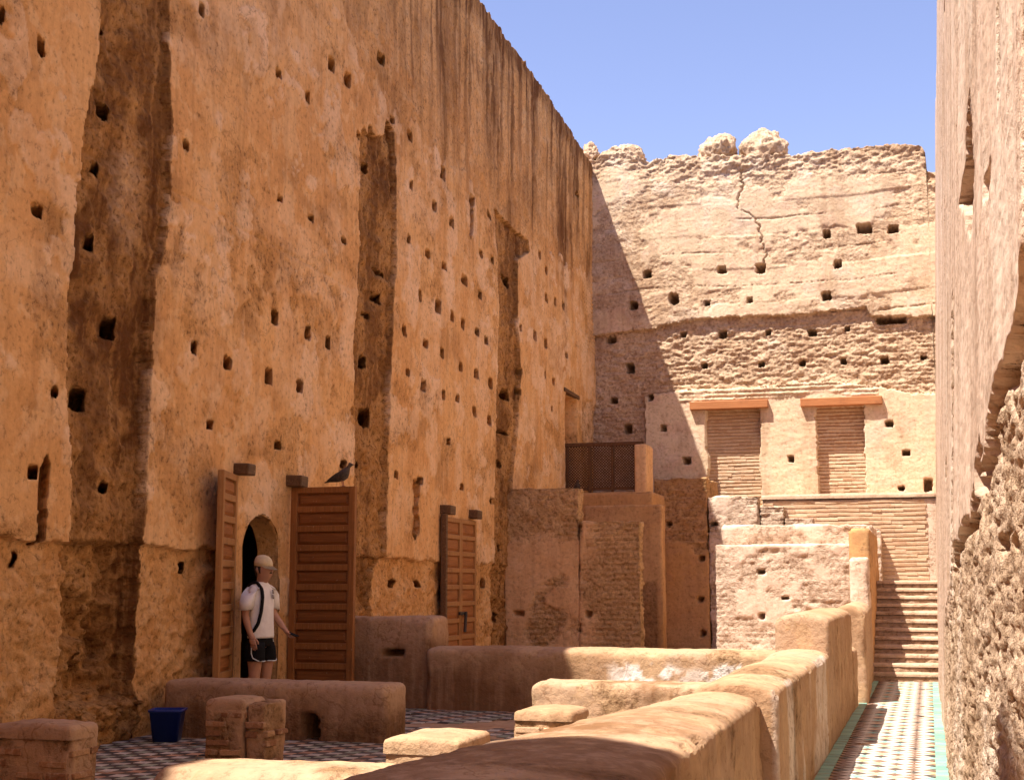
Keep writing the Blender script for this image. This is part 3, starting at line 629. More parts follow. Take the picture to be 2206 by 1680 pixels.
w3 = rblock('low_wall', M_LOW, -5.90, -1.2, 16.2, 16.9,   .72, r=.06, res=.032, amp=.012, s=8, crown=.03, cax='y', stain=lambda P: damp(.2, .68, .9, 8)(P) * sst(-3.2, -4.6, P[:, 0]),
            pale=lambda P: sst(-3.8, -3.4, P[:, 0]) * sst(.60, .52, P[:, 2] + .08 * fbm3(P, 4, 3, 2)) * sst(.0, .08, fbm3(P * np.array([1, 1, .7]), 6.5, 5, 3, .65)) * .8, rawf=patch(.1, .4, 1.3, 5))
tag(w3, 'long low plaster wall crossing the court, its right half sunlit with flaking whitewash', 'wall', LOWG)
w4 = rblock('low_wall', M_LOW, -3.56, -1.3, 12.62, 13.2,   .60, r=.06, res=.03, amp=.012, s=11, rawf=patch(.05, .3, 1.8, 5), stain=lambda P: .8 * sst(.12, .35, fbm3(P, 2.4, 4, 15)))
tag(w4, 'short sunlit pink plaster wall joining the alley parapet, behind the small brick stump', 'wall', LOWG)
w5 = rblock('low_wall', M_LOW, -3.98, -1.6, 6.55, 7.25, .54, r=.12, res=.035, amp=.010, s=14, crown=.02, cax='y', rawf=patch(.2, .5, 1.5, 5))
tag(w5, 'sunlit pinkish low wall with rounded end at the bottom of the picture', 'wall', LOWG)

# alley parapet, one thing with its stretches as parts
pp = wthing('parapet_wall', 'long sunlit plaster parapet stepping up along the left side of the tiled alley', 'wall', (-1.2, 12, 0))
def wseg1(Q):
    t = np.clip((8.95 - Q[:, 1]) / 4.0, 0, 1.6); f = (Q[:, 0] + 1.52) / .49
    Q[:, 0] = -1.03 - (1 - f) * (.49 + .62 * t); return Q
stain_shade = lambda P: np.clip(.75 * sst(.0, .25, fbm3(P * np.array([1, .5, 1]), 1.5, 5, 33)) * sst(8.6, 6.5, P[:, 1]) + .4 * sst(.15, .4, fbm3(P, 2, 4, 31)), 0, 1)  # soft shadow painted as blotches towards the near end, plus scattered stains
rblock('coping_stretch', M_LOW, -1.52, -1.03, 2.6, 8.9, .79, pp, r=.03, res=.03, crown=.05, amp=.012, s=21, warp=wseg1, stain=stain_shade, rawf=patch(.25, .5, 1.2, 22))
slots = [(0, 1, 9.2 + .42 * i + .05 * (i % 3), .10 + .02 * (i % 2), .05, .11, .12) for i in range(17)]
rblock('coping_stretch', M_LOW, -1.45, -.92, 8.88, 13.6, .84, pp, r=.028, res=.027, crown=.06, amp=.012, s=23, holes=slots, rawf=patch(.25, .5, 1.2, 24), pale=lambda P: .38 * (P[:, 0] > -.97) * sst(.02, .2, fbm3(P * np.array([1, 3.5, .7]), 1, 4, 3)))
rblock('raised_block', M_LOW, -1.41, -.915, 13.55, 17.5, 1.17, pp, r=.028, res=.04, crown=.05, amp=.012, s=25, holes=[(0, 1, 14.3 + .45 * i, .62 + .03 * (i % 2), .08, .15, .12) for i in range(5)], rawf=patch(.25, .5, 1.2, 26))
rblock('coping_stretch', M_LOW, -1.38, -.90, 17.49, 18.25, .70, pp, r=.028, res=.04, crown=.03, amp=.012, s=27)
rblock('raised_block', M_LOW, -1.22, -.80, 18.62, 23.2, 1.14, pp, r=.03, res=.045, crown=.09, amp=.012, s=29, rawf=patch(.2, .5, 1.2, 28), warp=lambda Q: Q + np.stack([-.09 * sst(19, 23, Q[:, 1]), 0 * Q[:, 0], -.4 * sst(19.3, 18.9, Q[:, 1]) * 0 + 0 * Q[:, 0]], 1))

# stair flank and sunlit rubble wall
sf = wthing('stair_flank', 'orange capped masonry flank wall rising on the left side of the stairs', 'wall', (-1.05, 23.2, 0))
rblock('lower_pier', M_MASSL, -1.21, -.905, 22.95, 23.5, 1.93, sf, r=.04, res=.04, amp=.012, s=31, rawf=patch(.0, .3, 2, 30), rough=.03)
rblock('upper_pier', M_ORANGE, -1.225, -.89, 23.4, 26.9, 2.40, sf, r=.05, res=.045, amp=.014, s=33, rawf=patch(.15, .4, 1.4, 32))
rb = wthing('rubble_wall', 'sunlit flaking rubble wall left of the stairs, topped by a set back course', 'wall', (-2.3, 24, 0))
def rubble(P): return np.maximum(sst(.0, .18, fbm3(P * np.array([1, 1, 1.5]), 1.1, 5, 41, .6)), .8 * sst(-3.0, -3.35, P[:, 0]))
hr = [(1, -1, onY(a, b, 24)[0], onY(a, b, 24)[2], w_, h_, .3) for a, b, w_, h_ in ((1640, 1231, .15, .05), (1642, 1328, .08, .10), (1692, 1288, .12, .05))]
rblock('facing', M_MASSL, -3.5, -1.2, 24.0, 24.62, 2.17, rb, r=.03, res=.03, amp=.012, s=35, rawf=rubble, rough=.035, holes=hr, course=.005)
rblock('set_back_course', M_MASSL, -3.46, -.9, 24.6, 27.0, 2.53, rb, r=.03, res=.045, amp=.012, s=37, rawf=patch(-.2, .15, 1.5, 42), rough=.05, course=.006)

# terrace in front of the blocked doorways
tr = wthing('brick_terrace', 'sunlit terrace wall of thin brick courses below the blocked doorways', 'wall', (-1.8, 33.5, 1.5))
rblock('mortar_core', M_MASSL, -3.72, .30, 33.53, 35.1, 3.48, tr, r=.02, res=.10, amp=.006, s=43, z0=1.2, rawf=patch(-.2, .3, 2, 3))
rblock('coping', M_STEP, -3.75, .25, 33.47, 34.98, 3.60, tr, r=.03, res=.08, amp=.008, s=44, z0=3.49)
bms = brick_meshes(M_BRICK_SUN, .50, .12, .070)
brick_field(tr, bms, (-3.70, 33.565, 1.52), (1, 0, 0), (0, -1, 0), 3.72, 1.96, .50, .070, -.008, .027, .007, wave=.012, ok=lambda x, z: x > 2.3 or z > .95)
st = wthing('rubble_steps', 'stepped rubble flank descending to the right against the end wall', 'wall', (-4.5, 33, 0))
SH = [(1, -1, onY(px, py, 33)[0], onY(px, py, 33)[2], w_, h_, .4) for px, py, w_, h_ in ((1440, 1129, .13, .09), (1537, 1129, .15, .09), (1512, 1202, .14, .11), (1508, 1290, .13, .13), (1515, 1364, .13, .12))]
for i, (a, b, zt, m) in enumerate(((-6.25, -4.95, 4.02, M_ORANGE), (-4.96, -3.74, 3.57, M_MASSL), (-3.75, -3.16, 3.31, M_MASSL), (-3.17, -2.5, 3.03, M_MASSL), (-2.51, -1.0, 2.78, M_MASSL))):
    rblock('step_block', m, a, b, 33.0 + .02 * i, 34.9 if i == 0 else 33.5, zt, st, r=.025, res=.04, amp=.012, s=50 + i, rawf=(lambda P: np.maximum(sst(2.35, 2.6, P[:, 2] + .5 * fbm3(P, 1.4, 4, 5)), .1)) if i == 0 else patch(-.35, .0, 1.5, 46), rough=.06, course=.014, z0=-.06 if i < 2 else 1.2, holes=SH if i < 2 else [])

# shaded stepped masonry and landing on the left
ma = wthing('stair_masonry', 'shaded rough masonry mass with stepped top beyond the small door', 'wall', (-6.5, 26.5, 0))
rw2 = lambda P: np.maximum(sst(.02, .2, fbm3(P * np.array([1, 1, 1.4]), 1.0, 5, 47, .6)), np.maximum(sst(2.2, 2.5, P[:, 2] + .3 * fbm3(P, 1.5, 3, 5)) * (P[:, 0] < -6.45), .95 * sst(-6.6, -6.2, P[:, 0] + .5 * fbm3(P, 1.5, 3, 6))))
hh = [(1, -1, onY(a, b, 26.6)[0], onY(a, b, 26.6)[2], w_, h_, .3) for a, b, w_, h_ in ((1117, 1320, .22, .09), (1268, 1323, .12, .13))]
rblock('stepped_face', M_MASS, -8.05, -6.52, 26.6, 27.1, 3.40, ma, r=.025, res=.03, amp=.012, s=61, rawf=rw2, rough=.06, holes=hh, course=.010)
rblock('stepped_face', M_MASS, -6.53, -5.30, 26.58, 27.0, 2.73, ma, r=.025, res=.03, amp=.012, s=62, rawf=rw2, rough=.06, holes=hh, course=.012)
lb = wthing('landing_wall', 'ochre rendered wall stepping behind the shaded rough masonry', 'wall', (-6.1, 29, 0))
rblock('front_face', M_ORANGE, -7.0, -5.32, 29.0, 29.4, 3.16, lb, r=.025, res=.05, amp=.008, s=63, rawf=lambda P: np.maximum(.9 * sst(1.6, 1.5, P[:, 2]) * (P[:, 0] < -5.42), .5 * sst(2.8, 3.0, P[:, 2]) * sst(0, .2, fbm3(P, 3, 3, 4))), rough=.04, stain=lambda P: .5 * sst(1.6, 1.5, P[:, 2]) * (P[:, 0] < -5.42))
rblock('landing_base', M_ORANGE, -8.3, -5.98, 31.4, 35.05, 3.60, lb, r=.03, res=.08, amp=.010, s=65)
rblock('end_post', M_MASS, -6.38, -6.10, 31.4, 32.25, 4.69, lb, r=.03, res=.05, amp=.008, s=66, z0=3.58)

# ------------------------------------------------------------------ stairs
sg = wthing('staircase', 'narrow worn stone steps climbing at the far end of the tiled alley', 'stairs', (-.4, 22.95, 0))
NS = 12; RUN = .285; RISE = .130
for i in range(NS):
    y = 22.95 + i * RUN; z = (i + 1) * RISE
    stp = rblock('step', M_STEP, -.93, .2, y, y + RUN * 2.2 if i < NS - 1 else 33.5, z - .045, sg, r=.015, res=.045 if i < NS - 1 else .12, amp=.008, s=70 + i, rawf=lambda P: np.ones(len(P)) * .6, rough=.03, z0=z - RISE - .05)
    no = rblock('nosing', M_STEP, -.925, .2, y - .014, y + RUN + .04, z, stp, r=.018, res=.05, amp=.006, s=90 + i, z0=z - .055, rawf=patch(.1, .3, 3, i), stain=lambda P: .25 * sst(0, .3, fbm3(P, 4, 3, 3)))

# ------------------------------------------------------------------ tiled floors
fl = obj('courtyard_floor', new_mesh('courtyard_floor', [(-7.9, 4, -.008), (-.9, 4, -.008), (-.9, 35, -.008), (-8.4, 35, -.008)], [(0, 1, 2, 3)], M_LOW, smooth=False), kind='structure')
al = obj('alley_floor', new_mesh('alley_floor', [(-.95, 4, -.004), (.6, 4, -.004), (.6, 24, -.004), (-.95, 24, -.004)], [(0, 1, 2, 3)], M_LOW, smooth=False), kind='structure')
def tile_mesh(name, pts, mat, h=.009):
    n = len(pts); c = np.mean(np.array(pts), 0); top = [tuple(c + (np.array(p) - c) * .95) for p in pts]
    co = [(p[0], p[1], 0) for p in pts] + [(p[0], p[1], h) for p in top]
    bm = bmesh.new(); vs = [bm.verts.new(c_) for c_ in co]; bm.faces.new(vs[n:])
    for i in range(n): bm.faces.new((vs[i], vs[(i + 1) % n], vs[n + (i + 1) % n], vs[n + i]))
    return bm_mesh(name, bm, mat)
def place_tiles(parent, entries, mats, pts, limit=300, name='tile'):
    """entries: (distance, x, y, kind). nearest ones singly, the remainder joined by colour"""
    entries.sort(); ms = {k: tile_mesh(name, pts, m) for k, m in mats.items()}
    for (d, x, y, k) in entries[:limit]:
        obj(name, ms[k], parent, (x, y, -.006 + random.uniform(0, .0015)), (random.uniform(-.006, .006), random.uniform(-.006, .006), random.uniform(-.01, .01)))
    rest = {}
    for e in entries[limit:]: rest.setdefault(e[3], []).append(e)
    P = np.array(pts); n = len(P); c = P.mean(0); T = c + (P - c) * .95
    for k, es in rest.items():
        co = []; fa = []
        for (d, x, y, _) in es:
            b = len(co); z = -.006 + random.uniform(0, .0015)
            co += [(x + p[0], y + p[1], z) for p in P] + [(x + p[0], y + p[1], z + .009) for p in T]
            fa.append([b + n + i for i in range(n)])
            for i in range(n): fa.append([b + i, b + (i + 1) % n, b + n + (i + 1) % n, b + n + i])
        obj('tile_field', new_mesh('tile_field', co, fa, mats[k], smooth=False), parent, kind='stuff')
q = .0635; sq = [(-q, -q), (q, -q), (q, q), (-q, q)]
ent = []
for i in range(48):
    for j in range(77):
        x = -7.5 + .13 * i; y = 6.6 + .13 * j
        if x > -1.5: continue
        if (i + j) % 2: k = 'b'
        else: k = {0: 'w', 1: 't', 2: 'w', 3: 'g'}[((i - j) // 2 + (i + j) // 6) % 4]
        vis = (x < -4.2 and y > 9.6 and not (-5.5 < x < -4.7 and y > 11.5)) and y < 12.7
        if random.random() < .025 or fbm(np.array([x * .9]), np.array([y * .9]), 3, 90)[0] > .56: continue
        d = math.hypot(x + 5.9, y - 11.0) if vis else 20 + math.hypot(x, y)
        ent.append((d, x, y, k))
place_tiles(fl, ent, {'b': T_BLACK, 'w': T_WHITE, 't': T_TERRA, 'g': T_GREY}, sq)
a = .0665; dm = [(-a, 0), (0, -a), (a, 0), (0, a)]
ent = []
for c in range(6):
    for r in range(104):
        for h in (0, 1):
            x = -.745 + .142 * c + .071 * h; y = 6.0 + .17 * r + .085 * h
            if x > .0 or y > 22.9: continue
            if h: k = 'w'
            elif c in (0, 4): k = 'n' if r % 5 else 'b'
            else: k = ['o', 'n', 't', 'b'][(r // 1 + c) % 4]
            if random.random() < .012: continue
            ent.append((y if y > 11.1 else 50 - y, x, y, k))
a2 = .0685; a = .082; dm = [(-a2, 0), (0, -a), (a2, 0), (0, a)]
place_tiles(al, ent, {'w': T_WHITE, 'n': T_BROWN, 'b': T_BLACK, 't': T_TEAL, 'o': T_OCHRE}, dm)
gm = [tile_mesh('border_tile', [(-.052, -.10), (.052, -.10), (.052, .10), (-.052, .10)], T_GREEN, .012)]
for j in range(82):
    for x in (-.862, .045): obj('border_tile', gm[0], al, (x + random.uniform(-.003, .003), 6.1 + .206 * j, -.005), (random.uniform(-.01, .01), random.uniform(-.01, .01), 0))

# ------------------------------------------------------------------ brick stumps of pillars
def stump(label, x0, x1, y0, y1, zt, skip, mats, seed, cap=.03, exposed=True):
    random.seed(seed)
    t = wthing('brick_pillar_stump', label, 'pillar', ((x0 + x1) / 2, (y0 + y1) / 2, 0), 'brick pillar stumps on the tiled floor')
    rblock('mortar_core', M_LOW, x0, x1, y0, y1, zt - .02, t, r=.03, res=.03, amp=.010, s=seed, rawf=patch(-.1, .3, 4, seed), rough=.02, stain=lambda P: .7 * sst(.35, .0, P[:, 2] + .3 * fbm3(P, 3, 3, seed)))
    rblock('cap', M_LOW, x0 - .005, x1 + .005, y0 - .005, y1 + .005, zt + cap, t, r=.028, res=.03, amp=.008, s=seed + 1, z0=zt - .055, crown=.015)
    bm_ = brick_meshes(mats, .20, .05, .042)
    brick_field(t, bm_, (x0 + .01, y0 + .012, .0), (1, 0, 0), (0, -1, 0), x1 - x0 - .02, zt - .07, .20, .042, .02, .028, .010, skip)
    brick_field(t, bm_, (x1 - .012, y0 + .01, .0), (0, 1, 0), (1, 0, 0), y1 - y0 - .02, zt - .07, .20, .042, .02, .028, .010, skip)
    return t
stump('broad weathered brick stump in the bottom left corner with a plaster cap', -5.80, -5.22, 7.84, 8.14, .58, .42, M_BRICK_DK, 201)
g1 = stump('double brick stump with a seam down its front, standing right of the blue bin', -5.37, -5.045, 9.82, 10.2, .59, .42, M_BRICK_DK, 202)
x0, x1, y0, y1 = -5.038, -4.86, 9.83, 10.2
rblock('second_shaft', M_LOW, x0, x1, y0, y1, .612, g1, r=.03, res=.03, amp=.010, s=207, rawf=patch(-.1, .3, 4, 9), rough=.02, stain=lambda P: .7 * sst(.35, .0, P[:, 2] + .3 * fbm3(P, 3, 3, 4)))
bmD = brick_meshes(M_BRICK_DK, .20, .05, .042)
brick_field(g1, bmD, (x0 + .01, y0 + .012, 0), (1, 0, 0), (0, -1, 0), x1 - x0 - .02, .5, .20, .042, .02, .028, .010, .45)
brick_field(g1, bmD, (x1 - .012, y0 + .01, 0), (0, 1, 0), (1, 0, 0), y1 - y0 - .02, .5, .20, .042, .02, .028, .010, .45)
stump('pale plastered brick stump behind the rounded low wall at the bottom', -3.10, -2.63, 7.80, 8.42, .575, .45, M_BRICK_PALE, 203)
stump('small sunlit brick stump with loose top courses beside the alley parapet', -2.97, -2.52, 10.05, 10.55, .565, .08, M_BRICK_PALE, 204, cap=.012)
random.seed(99)

# ------------------------------------------------------------------ doors
def fielded(name, x0, x1, z0, z1, y, mat, d=.018):
    m = .055 * min(1, (z1 - z0) / .2); bm = bmesh.new()
    def ring(i, yy): return [bm.verts.new((x0 + i, yy, z0 + i)), bm.verts.new((x1 - i, yy, z0 + i)), bm.verts.new((x1 - i, yy, z1 - i)), bm.verts.new((x0 + i, yy, z1 - i))]
    a = ring(0, y); b = ring(.012, y + .006); c = ring(m, y - d * .55)
    for p, q in ((a, b), (b, c)):
        for i in range(4): bm.faces.new((p[i], p[(i + 1) % 4], q[(i + 1) % 4], q[i]))
    bm.faces.new(c); bmesh.ops.recalc_face_normals(bm, faces=bm.faces); return bm_mesh(name, bm, mat)
def leaf_parts(root, w, h, n, mat, pmat, th=.07, st=.085, rail=.075, flip=1):
    """leaf in local coords: x 0..w from the hinge, front towards -y"""
    obj('stile', box_mesh('stile', 0, st, 0, th, 0, h, mat, .006), root); obj('stile', box_mesh('stile', w - st, w, 0, th, 0, h, mat, .006), root)
    pitch = (h - rail) / n
    for i in range(n + 1): obj('rail', box_mesh('rail', st - .002, w - st + .002, .004, th - .004, i * pitch, i * pitch + rail, mat, .006), root)
    for i in range(n): obj('panel', fielded('panel', st - .004, w - st + .004, i * pitch + rail - .004, (i + 1) * pitch + .004, .036, pmat, .026), root)
    obj('back_board', box_mesh('back_board', st * .5, w - st * .5, th - .020, th - .006, .01, h - .01, mat, 0), root)
hu = 3.43; p = LW(hu, 0, .03)
dr = thing('door_leaf', 'dark brown panelled door leaf standing wide open, a pigeon on its top', 'door', tuple(p), 0, 'open panelled door leaves')
leaf_parts(dr, .86, 2.69, 11, M_DOOR, M_DOORP)
p = LW(1.94, 0, .04)
dl = thing('door_leaf', 'narrow looking panelled door leaf folded back near the wall, left of the person', 'door', tuple(p), R := math.radians(-90 + 17), 'open panelled door leaves')
leaf_parts(dl, .82, 2.73, 11, M_DOOR2, M_PANEL2)
# leaf front must face the court
for c in list(dl.children): c.scale = (1, -1, 1)
p = LW(9.60, 0, .02); ang = math.atan2(LU[1], LU[0])
d2 = thing('double_door', 'closed pair of orange brown panelled doors in the shaded wall', 'door', tuple(p), ang)
for i in (0, 1):
    lf = obj('leaf', box_mesh('leaf', .03, .90, .058, .068, .02, 2.60, M_DOOR2, 0), d2, (.93 * i + .04, -.045, 0))
    leaf_parts(lf, .93, 2.62, 9, M_DOOR2, M_PANEL2)
lk = obj('lock', box_mesh('lock', .80, 1.22, -.09, -.05, .98, 1.03, M_IRON, .008), d2)
bm = bmesh.new(); bmesh.ops.create_cone(bm, cap_ends=True, segments=10, radius1=.028, radius2=.028, depth=.34)
obj('hasp', bm_mesh('hasp', bm, M_IRON), d2, (1.02, -.11, .86), (.0, .18, 0))
obj('pivot_post', box_mesh('pivot_post', -.06, .03, -.10, .0, 0, 2.66, M_BLOCK, .01), d2)
def timber(label, u, v, out, w_, h_):
    p = LW(u, v, 0); t = tag(obj('timber_socket', box_mesh('timber_socket', -w_ / 2, w_ / 2, -out, .15, 0, h_, M_BLOCK, .012), None, tuple(p), (.03, .02, ang)), label, 'beam', 'wooden pivot blocks above the doors'); return t
timber('dark wooden pivot block above the narrow left door leaf', 2.02, 2.74, .17, .20, .13)
timber('dark wooden pivot block beside the top of the dark door leaf', 3.46, 2.70, .20, .22, .14)
timber('dark wooden pivot block at the upper left of the closed double door', 9.75, 2.66, .17, .30, .15)
timber('dark wooden pivot block at the upper right of the closed double door', 11.35, 2.66, .17, .30, .15)

# ------------------------------------------------------------------ lattice screen
lt = wthing('lattice_screen', 'dark wooden lattice screen of three panels on the high landing', 'screen', (-7.2, 31.6, 3.6))
LX0, LX1, LZ0, LZ1, LYY = -8.02, -6.39, 3.62, 4.72, 31.6
obj('top_rail', box_mesh('top_rail', LX0 - .05, LX1 + .2, LYY - .05, LYY + .05, LZ1 - .04, LZ1 + .05, M_LATT, .008), lt)
obj('bottom_rail', box_mesh('bottom_rail', LX0, LX1, LYY - .03, LYY + .03, LZ0 + .04, LZ0 + .11, M_LATT, .006), lt)
pw = (LX1 - LX0) / 3
for i in range(4): obj('post', box_mesh('post', LX0 + pw * i - .03, LX0 + pw * i + .03, LYY - .04, LYY + .04, LZ0 - .02, LZ1, M_LATT, .006), lt)
for i in range(3):
    bm = bmesh.new(); x0, x1, z0, z1 = LX0 + pw * i + .03, LX0 + pw * (i + 1) - .03, LZ0 + .11, LZ1 - .04
    for sgn in (1, -1):
        k = -1.2
        while k < 1.9:
            # line x = x0+k+t, z = z0 + t or z1 - t
            t0 = max(0, -k); t1 = min(z1 - z0, (x1 - x0) - k)
            if t1 > t0 + .02:
                a = Vector((x0 + k + t0, LYY + .008 * sgn, (z0 + t0) if sgn > 0 else (z1 - t0))); b = Vector((x0 + k + t1, LYY + .008 * sgn, (z0 + t1) if sgn > 0 else (z1 - t1)))
                d = (b - a).normalized(); nn = Vector((-d.z, 0, d.x)) * .0115; yy = Vector((0, .007, 0))
                vs = [bm.verts.new(q_) for q_ in (a - nn - yy, a + nn - yy, a + nn + yy, a - nn + yy, b - nn - yy, b + nn - yy, b + nn + yy, b - nn + yy)]
                for f in ((0, 1, 5, 4), (1, 2, 6, 5), (2, 3, 7, 6), (3, 0, 4, 7)): bm.faces.new([vs[j] for j in f])
            k += .066
    bmesh.ops.recalc_face_normals(bm, faces=bm.faces)
    obj('lattice_panel', bm_mesh('lattice_panel', bm, M_LATT), lt)
# timber beam over the high doorway
obj('door_head', box_mesh('door_head', -.12, 1.5, -.03, .3, 0, .09, M_BLOCK, .01), lw, None, None)
bpy.data.objects['door_head'].matrix_parent_inverse = Matrix.Identity(4)
q = LW(19.06, 5.98, 0) - LP0; bpy.data.objects['door_head'].location = tuple(q); bpy.data.objects['door_head'].rotation_euler = (0, 0, ang)

# ------------------------------------------------------------------ blue bin
t = NT('blue_plastic'); n = t.noise(3, 3, .5); M_BLUE = t.fin(t.mix(t.ramp(n, .4, .7, 0, .3), (.004, .014, .15), (.010, .030, .21)), .30, None, .5)
def frustum(name, a0, b0, a1, b1, z0, z1, mat, rad=.03, wall=.008):
    def ring(a, b, z, r):
        out = []
        for cx, cy, s0 in ((a / 2 - r, b / 2 - r, 0), (-a / 2 + r, b / 2 - r, 90), (-a / 2 + r, -b / 2 + r, 180), (a / 2 - r, -b / 2 + r, 270)):
            for k in range(5): an = math.radians(s0 + 22.5 * k); out.append((cx + r * math.cos(an), cy + r * math.sin(an), z))
        return out
    rings = [ring(a0, b0, z0, rad), ring(a0 + (a1 - a0) * .92, b0 + (b1 - b0) * .92, z0 + (z1 - z0) * .92, rad), ring(a1 + .018, b1 + .018, z0 + (z1 - z0) * .93, rad), ring(a1 + .022, b1 + .022, z1, rad), ring(a1 - .012, b1 - .012, z1, rad * .8), ring(a0 - .01, b0 - .01, z0 + .02, rad * .8)]
    bm = bmesh.new(); R_ = [[bm.verts.new(p_) for p_ in r_] for r_ in rings]; m = len(R_[0])
    for r0, r1 in zip(R_, R_[1:]):
        for i in range(m): bm.faces.new((r0[i], r0[(i + 1) % m], r1[(i + 1) % m], r1[i]))
    bm.faces.new(R_[0][::-1]); bm.faces.new(R_[-1]); bmesh.ops.recalc_face_normals(bm, faces=bm.faces)
    return bm_mesh(name, bm, mat, True)
bk = thing('bin', 'deep blue square plastic bin on the tiles against the left wall', 'bin', (-7.12, 12.28, .005), math.radians(20))
obj('tub', frustum('tub', .24, .24, .31, .31, 0, .30, M_BLUE), bk)

# ------------------------------------------------------------------ pigeons
def loft(name, rings, mat, seg=14, smooth=True):
    """rings: (centre, axis_a, axis_b) ellipses joined in order, ends closed"""
    bm = bmesh.new(); R_ = []
    for c, a_, b_ in rings:
        c, a_, b_ = Vector(c), Vector(a_), Vector(b_); R_.append([bm.verts.new(c + a_ * math.cos(2 * math.pi * k / seg) + b_ * math.sin(2 * math.pi * k / seg)) for k in range(seg)])
    for r0, r1 in zip(R_, R_[1:]):
        for k in range(seg): bm.faces.new((r0[k], r0[(k + 1) % seg], r1[(k + 1) % seg], r1[k]))
    bm.faces.new(R_[0][::-1]); bm.faces.new(R_[-1]); bmesh.ops.recalc_face_normals(bm, faces=bm.faces)
    return bm_mesh(name, bm, mat, smooth)
M_PIG = plain('pigeon_grey', (.075, .055, .045), .7, .3, .35, 25); M_WING = plain('pigeon_wing', (.05, .036, .028), .75, .3, .3, 40); M_LEG = plain('pigeon_leg', (.30, .10, .08), .6)
def pigeon(label, loc, rz, sc=1.0):
    t = thing('pigeon', label, 'bird', loc, rz, 'pigeons')
    X = []
    for x, z, ry, rz_ in ((-.19, .075, .012, .006), (-.13, .083, .028, .014), (-.09, .092, .040, .030), (-.04, .102, .052, .047), (.02, .118, .056, .056), (.06, .135, .048, .054), (.085, .160, .034, .040), (.100, .185, .024, .026), (.108, .205, .024, .023), (.120, .216, .024, .024), (.136, .218, .018, .018), (.150, .214, .008, .008), (.172, .208, .002, .003)):
        X.append(((x * sc, 0, z * sc), (0, ry * sc, 0), (-.3 * rz_ * sc * (0 if x < 0 else 1), 0, rz_ * sc)))
    t.rotation_euler[1] = math.radians(-9)
    obj('body', loft('body', X, M_PIG), t)
    for s_ in (-1, 1):
        W = [((x * sc, s_ * y * sc, z * sc), (0, .006 * sc, 0), (0, 0, h * sc)) for x, y, z, h in ((-.15, .018, .088, .008), (-.10, .036, .098, .022), (-.04, .052, .112, .034), (.02, .056, .126, .036), (.05, .050, .138, .02), (.06, .046, .142, .006))]
        obj('wing', loft('wing', W, M_WING, 10), t)
        obj('leg', loft('leg', [((.01 * sc, s_ * .022 * sc, .085 * sc), (.006 * sc, 0, 0), (0, .006 * sc, 0)), ((.012 * sc, s_ * .022 * sc, .008 * sc), (.004 * sc, 0, 0), (0, .004 * sc, 0)), ((.016 * sc, s_ * .022 * sc, .0), (.022 * sc, 0, 0), (0, .014 * sc, 0))], M_LEG, 8), t)
    return t
q = np.array(LW(hu, 2.69, .03)) + np.array([.68, .02, 0])
pigeon('grey pigeon perched on top of the dark open door leaf', tuple(q), math.radians(4), 1.15)
q = onY(1243, 1047, 31.45); pigeon('dark pigeon at the foot of the lattice screen', (q[0], 31.47, 3.605), math.radians(-70), 1.15)

# ------------------------------------------------------------------ person
M_SKIN = plain('skin', (.42, .22, .14), .55, .35, .10, 8); M_SHIRT = None
t = NT('white_cotton'); n = t.noise(9, 4, .6); f = t.noise(160, 2, .5); M_SHIRT = t.fin(t.mix(t.ramp(n, .3, .7), (.80, .78, .76), (.72, .69, .67)), .9, t.bump(n, .5, .02), .15)
M_SHORT = plain('black_cloth', (.006, .0055, .006), .85, .2, .2); M_TRIM = plain('pale_piping', (.62, .66, .66), .7); M_CAP = plain('khaki_cloth', (.62, .50, .31), .85, .2, .08, 30)
M_HAIR = plain('dark_hair', (.022, .014, .010), .6); M_LENS = plain('grey_lens', (.20, .17, .15), .2, .6)
def skin_mesh(name, verts, edges, mat, sub=2, root=0):
    """verts: (x,y,z,rx,ry)"""
    me = bpy.data.meshes.new(name); me.from_pydata([v[:3] for v in verts], edges, []); o = bpy.data.objects.new(name, me); COL.objects.link(o)
    md = o.modifiers.new('s', 'SKIN'); md.use_smooth_shade = True; md.branch_smoothing = .3
    for i, v in enumerate(verts): me.skin_vertices[0].data[i].radius = (v[3], v[4] if len(v) > 4 else v[3])
    me.skin_vertices[0].data[root].use_root = True
    sb = o.modifiers.new('sub', 'SUBSURF'); sb.levels = sub; sb.render_levels = sub
    dg = bpy.context.evaluated_depsgraph_get(); ev = o.evaluated_get(dg); m2 = bpy.data.meshes.new_from_object(ev); bpy.data.objects.remove(o); bpy.data.meshes.remove(me)
    m2.materials.clear(); m2.materials.append(mat); m2.name = name
    for p_ in m2.polygons: p_.use_smooth = True
    return m2
ppos = onX(560, 1400, -7.22)
pr = thing('person', 'person in white t-shirt, black shorts and khaki cap standing in the arched doorway', 'person', (-7.22, ppos[1], 0), math.radians(78))
pr.scale = (.94, .94, 1.0)
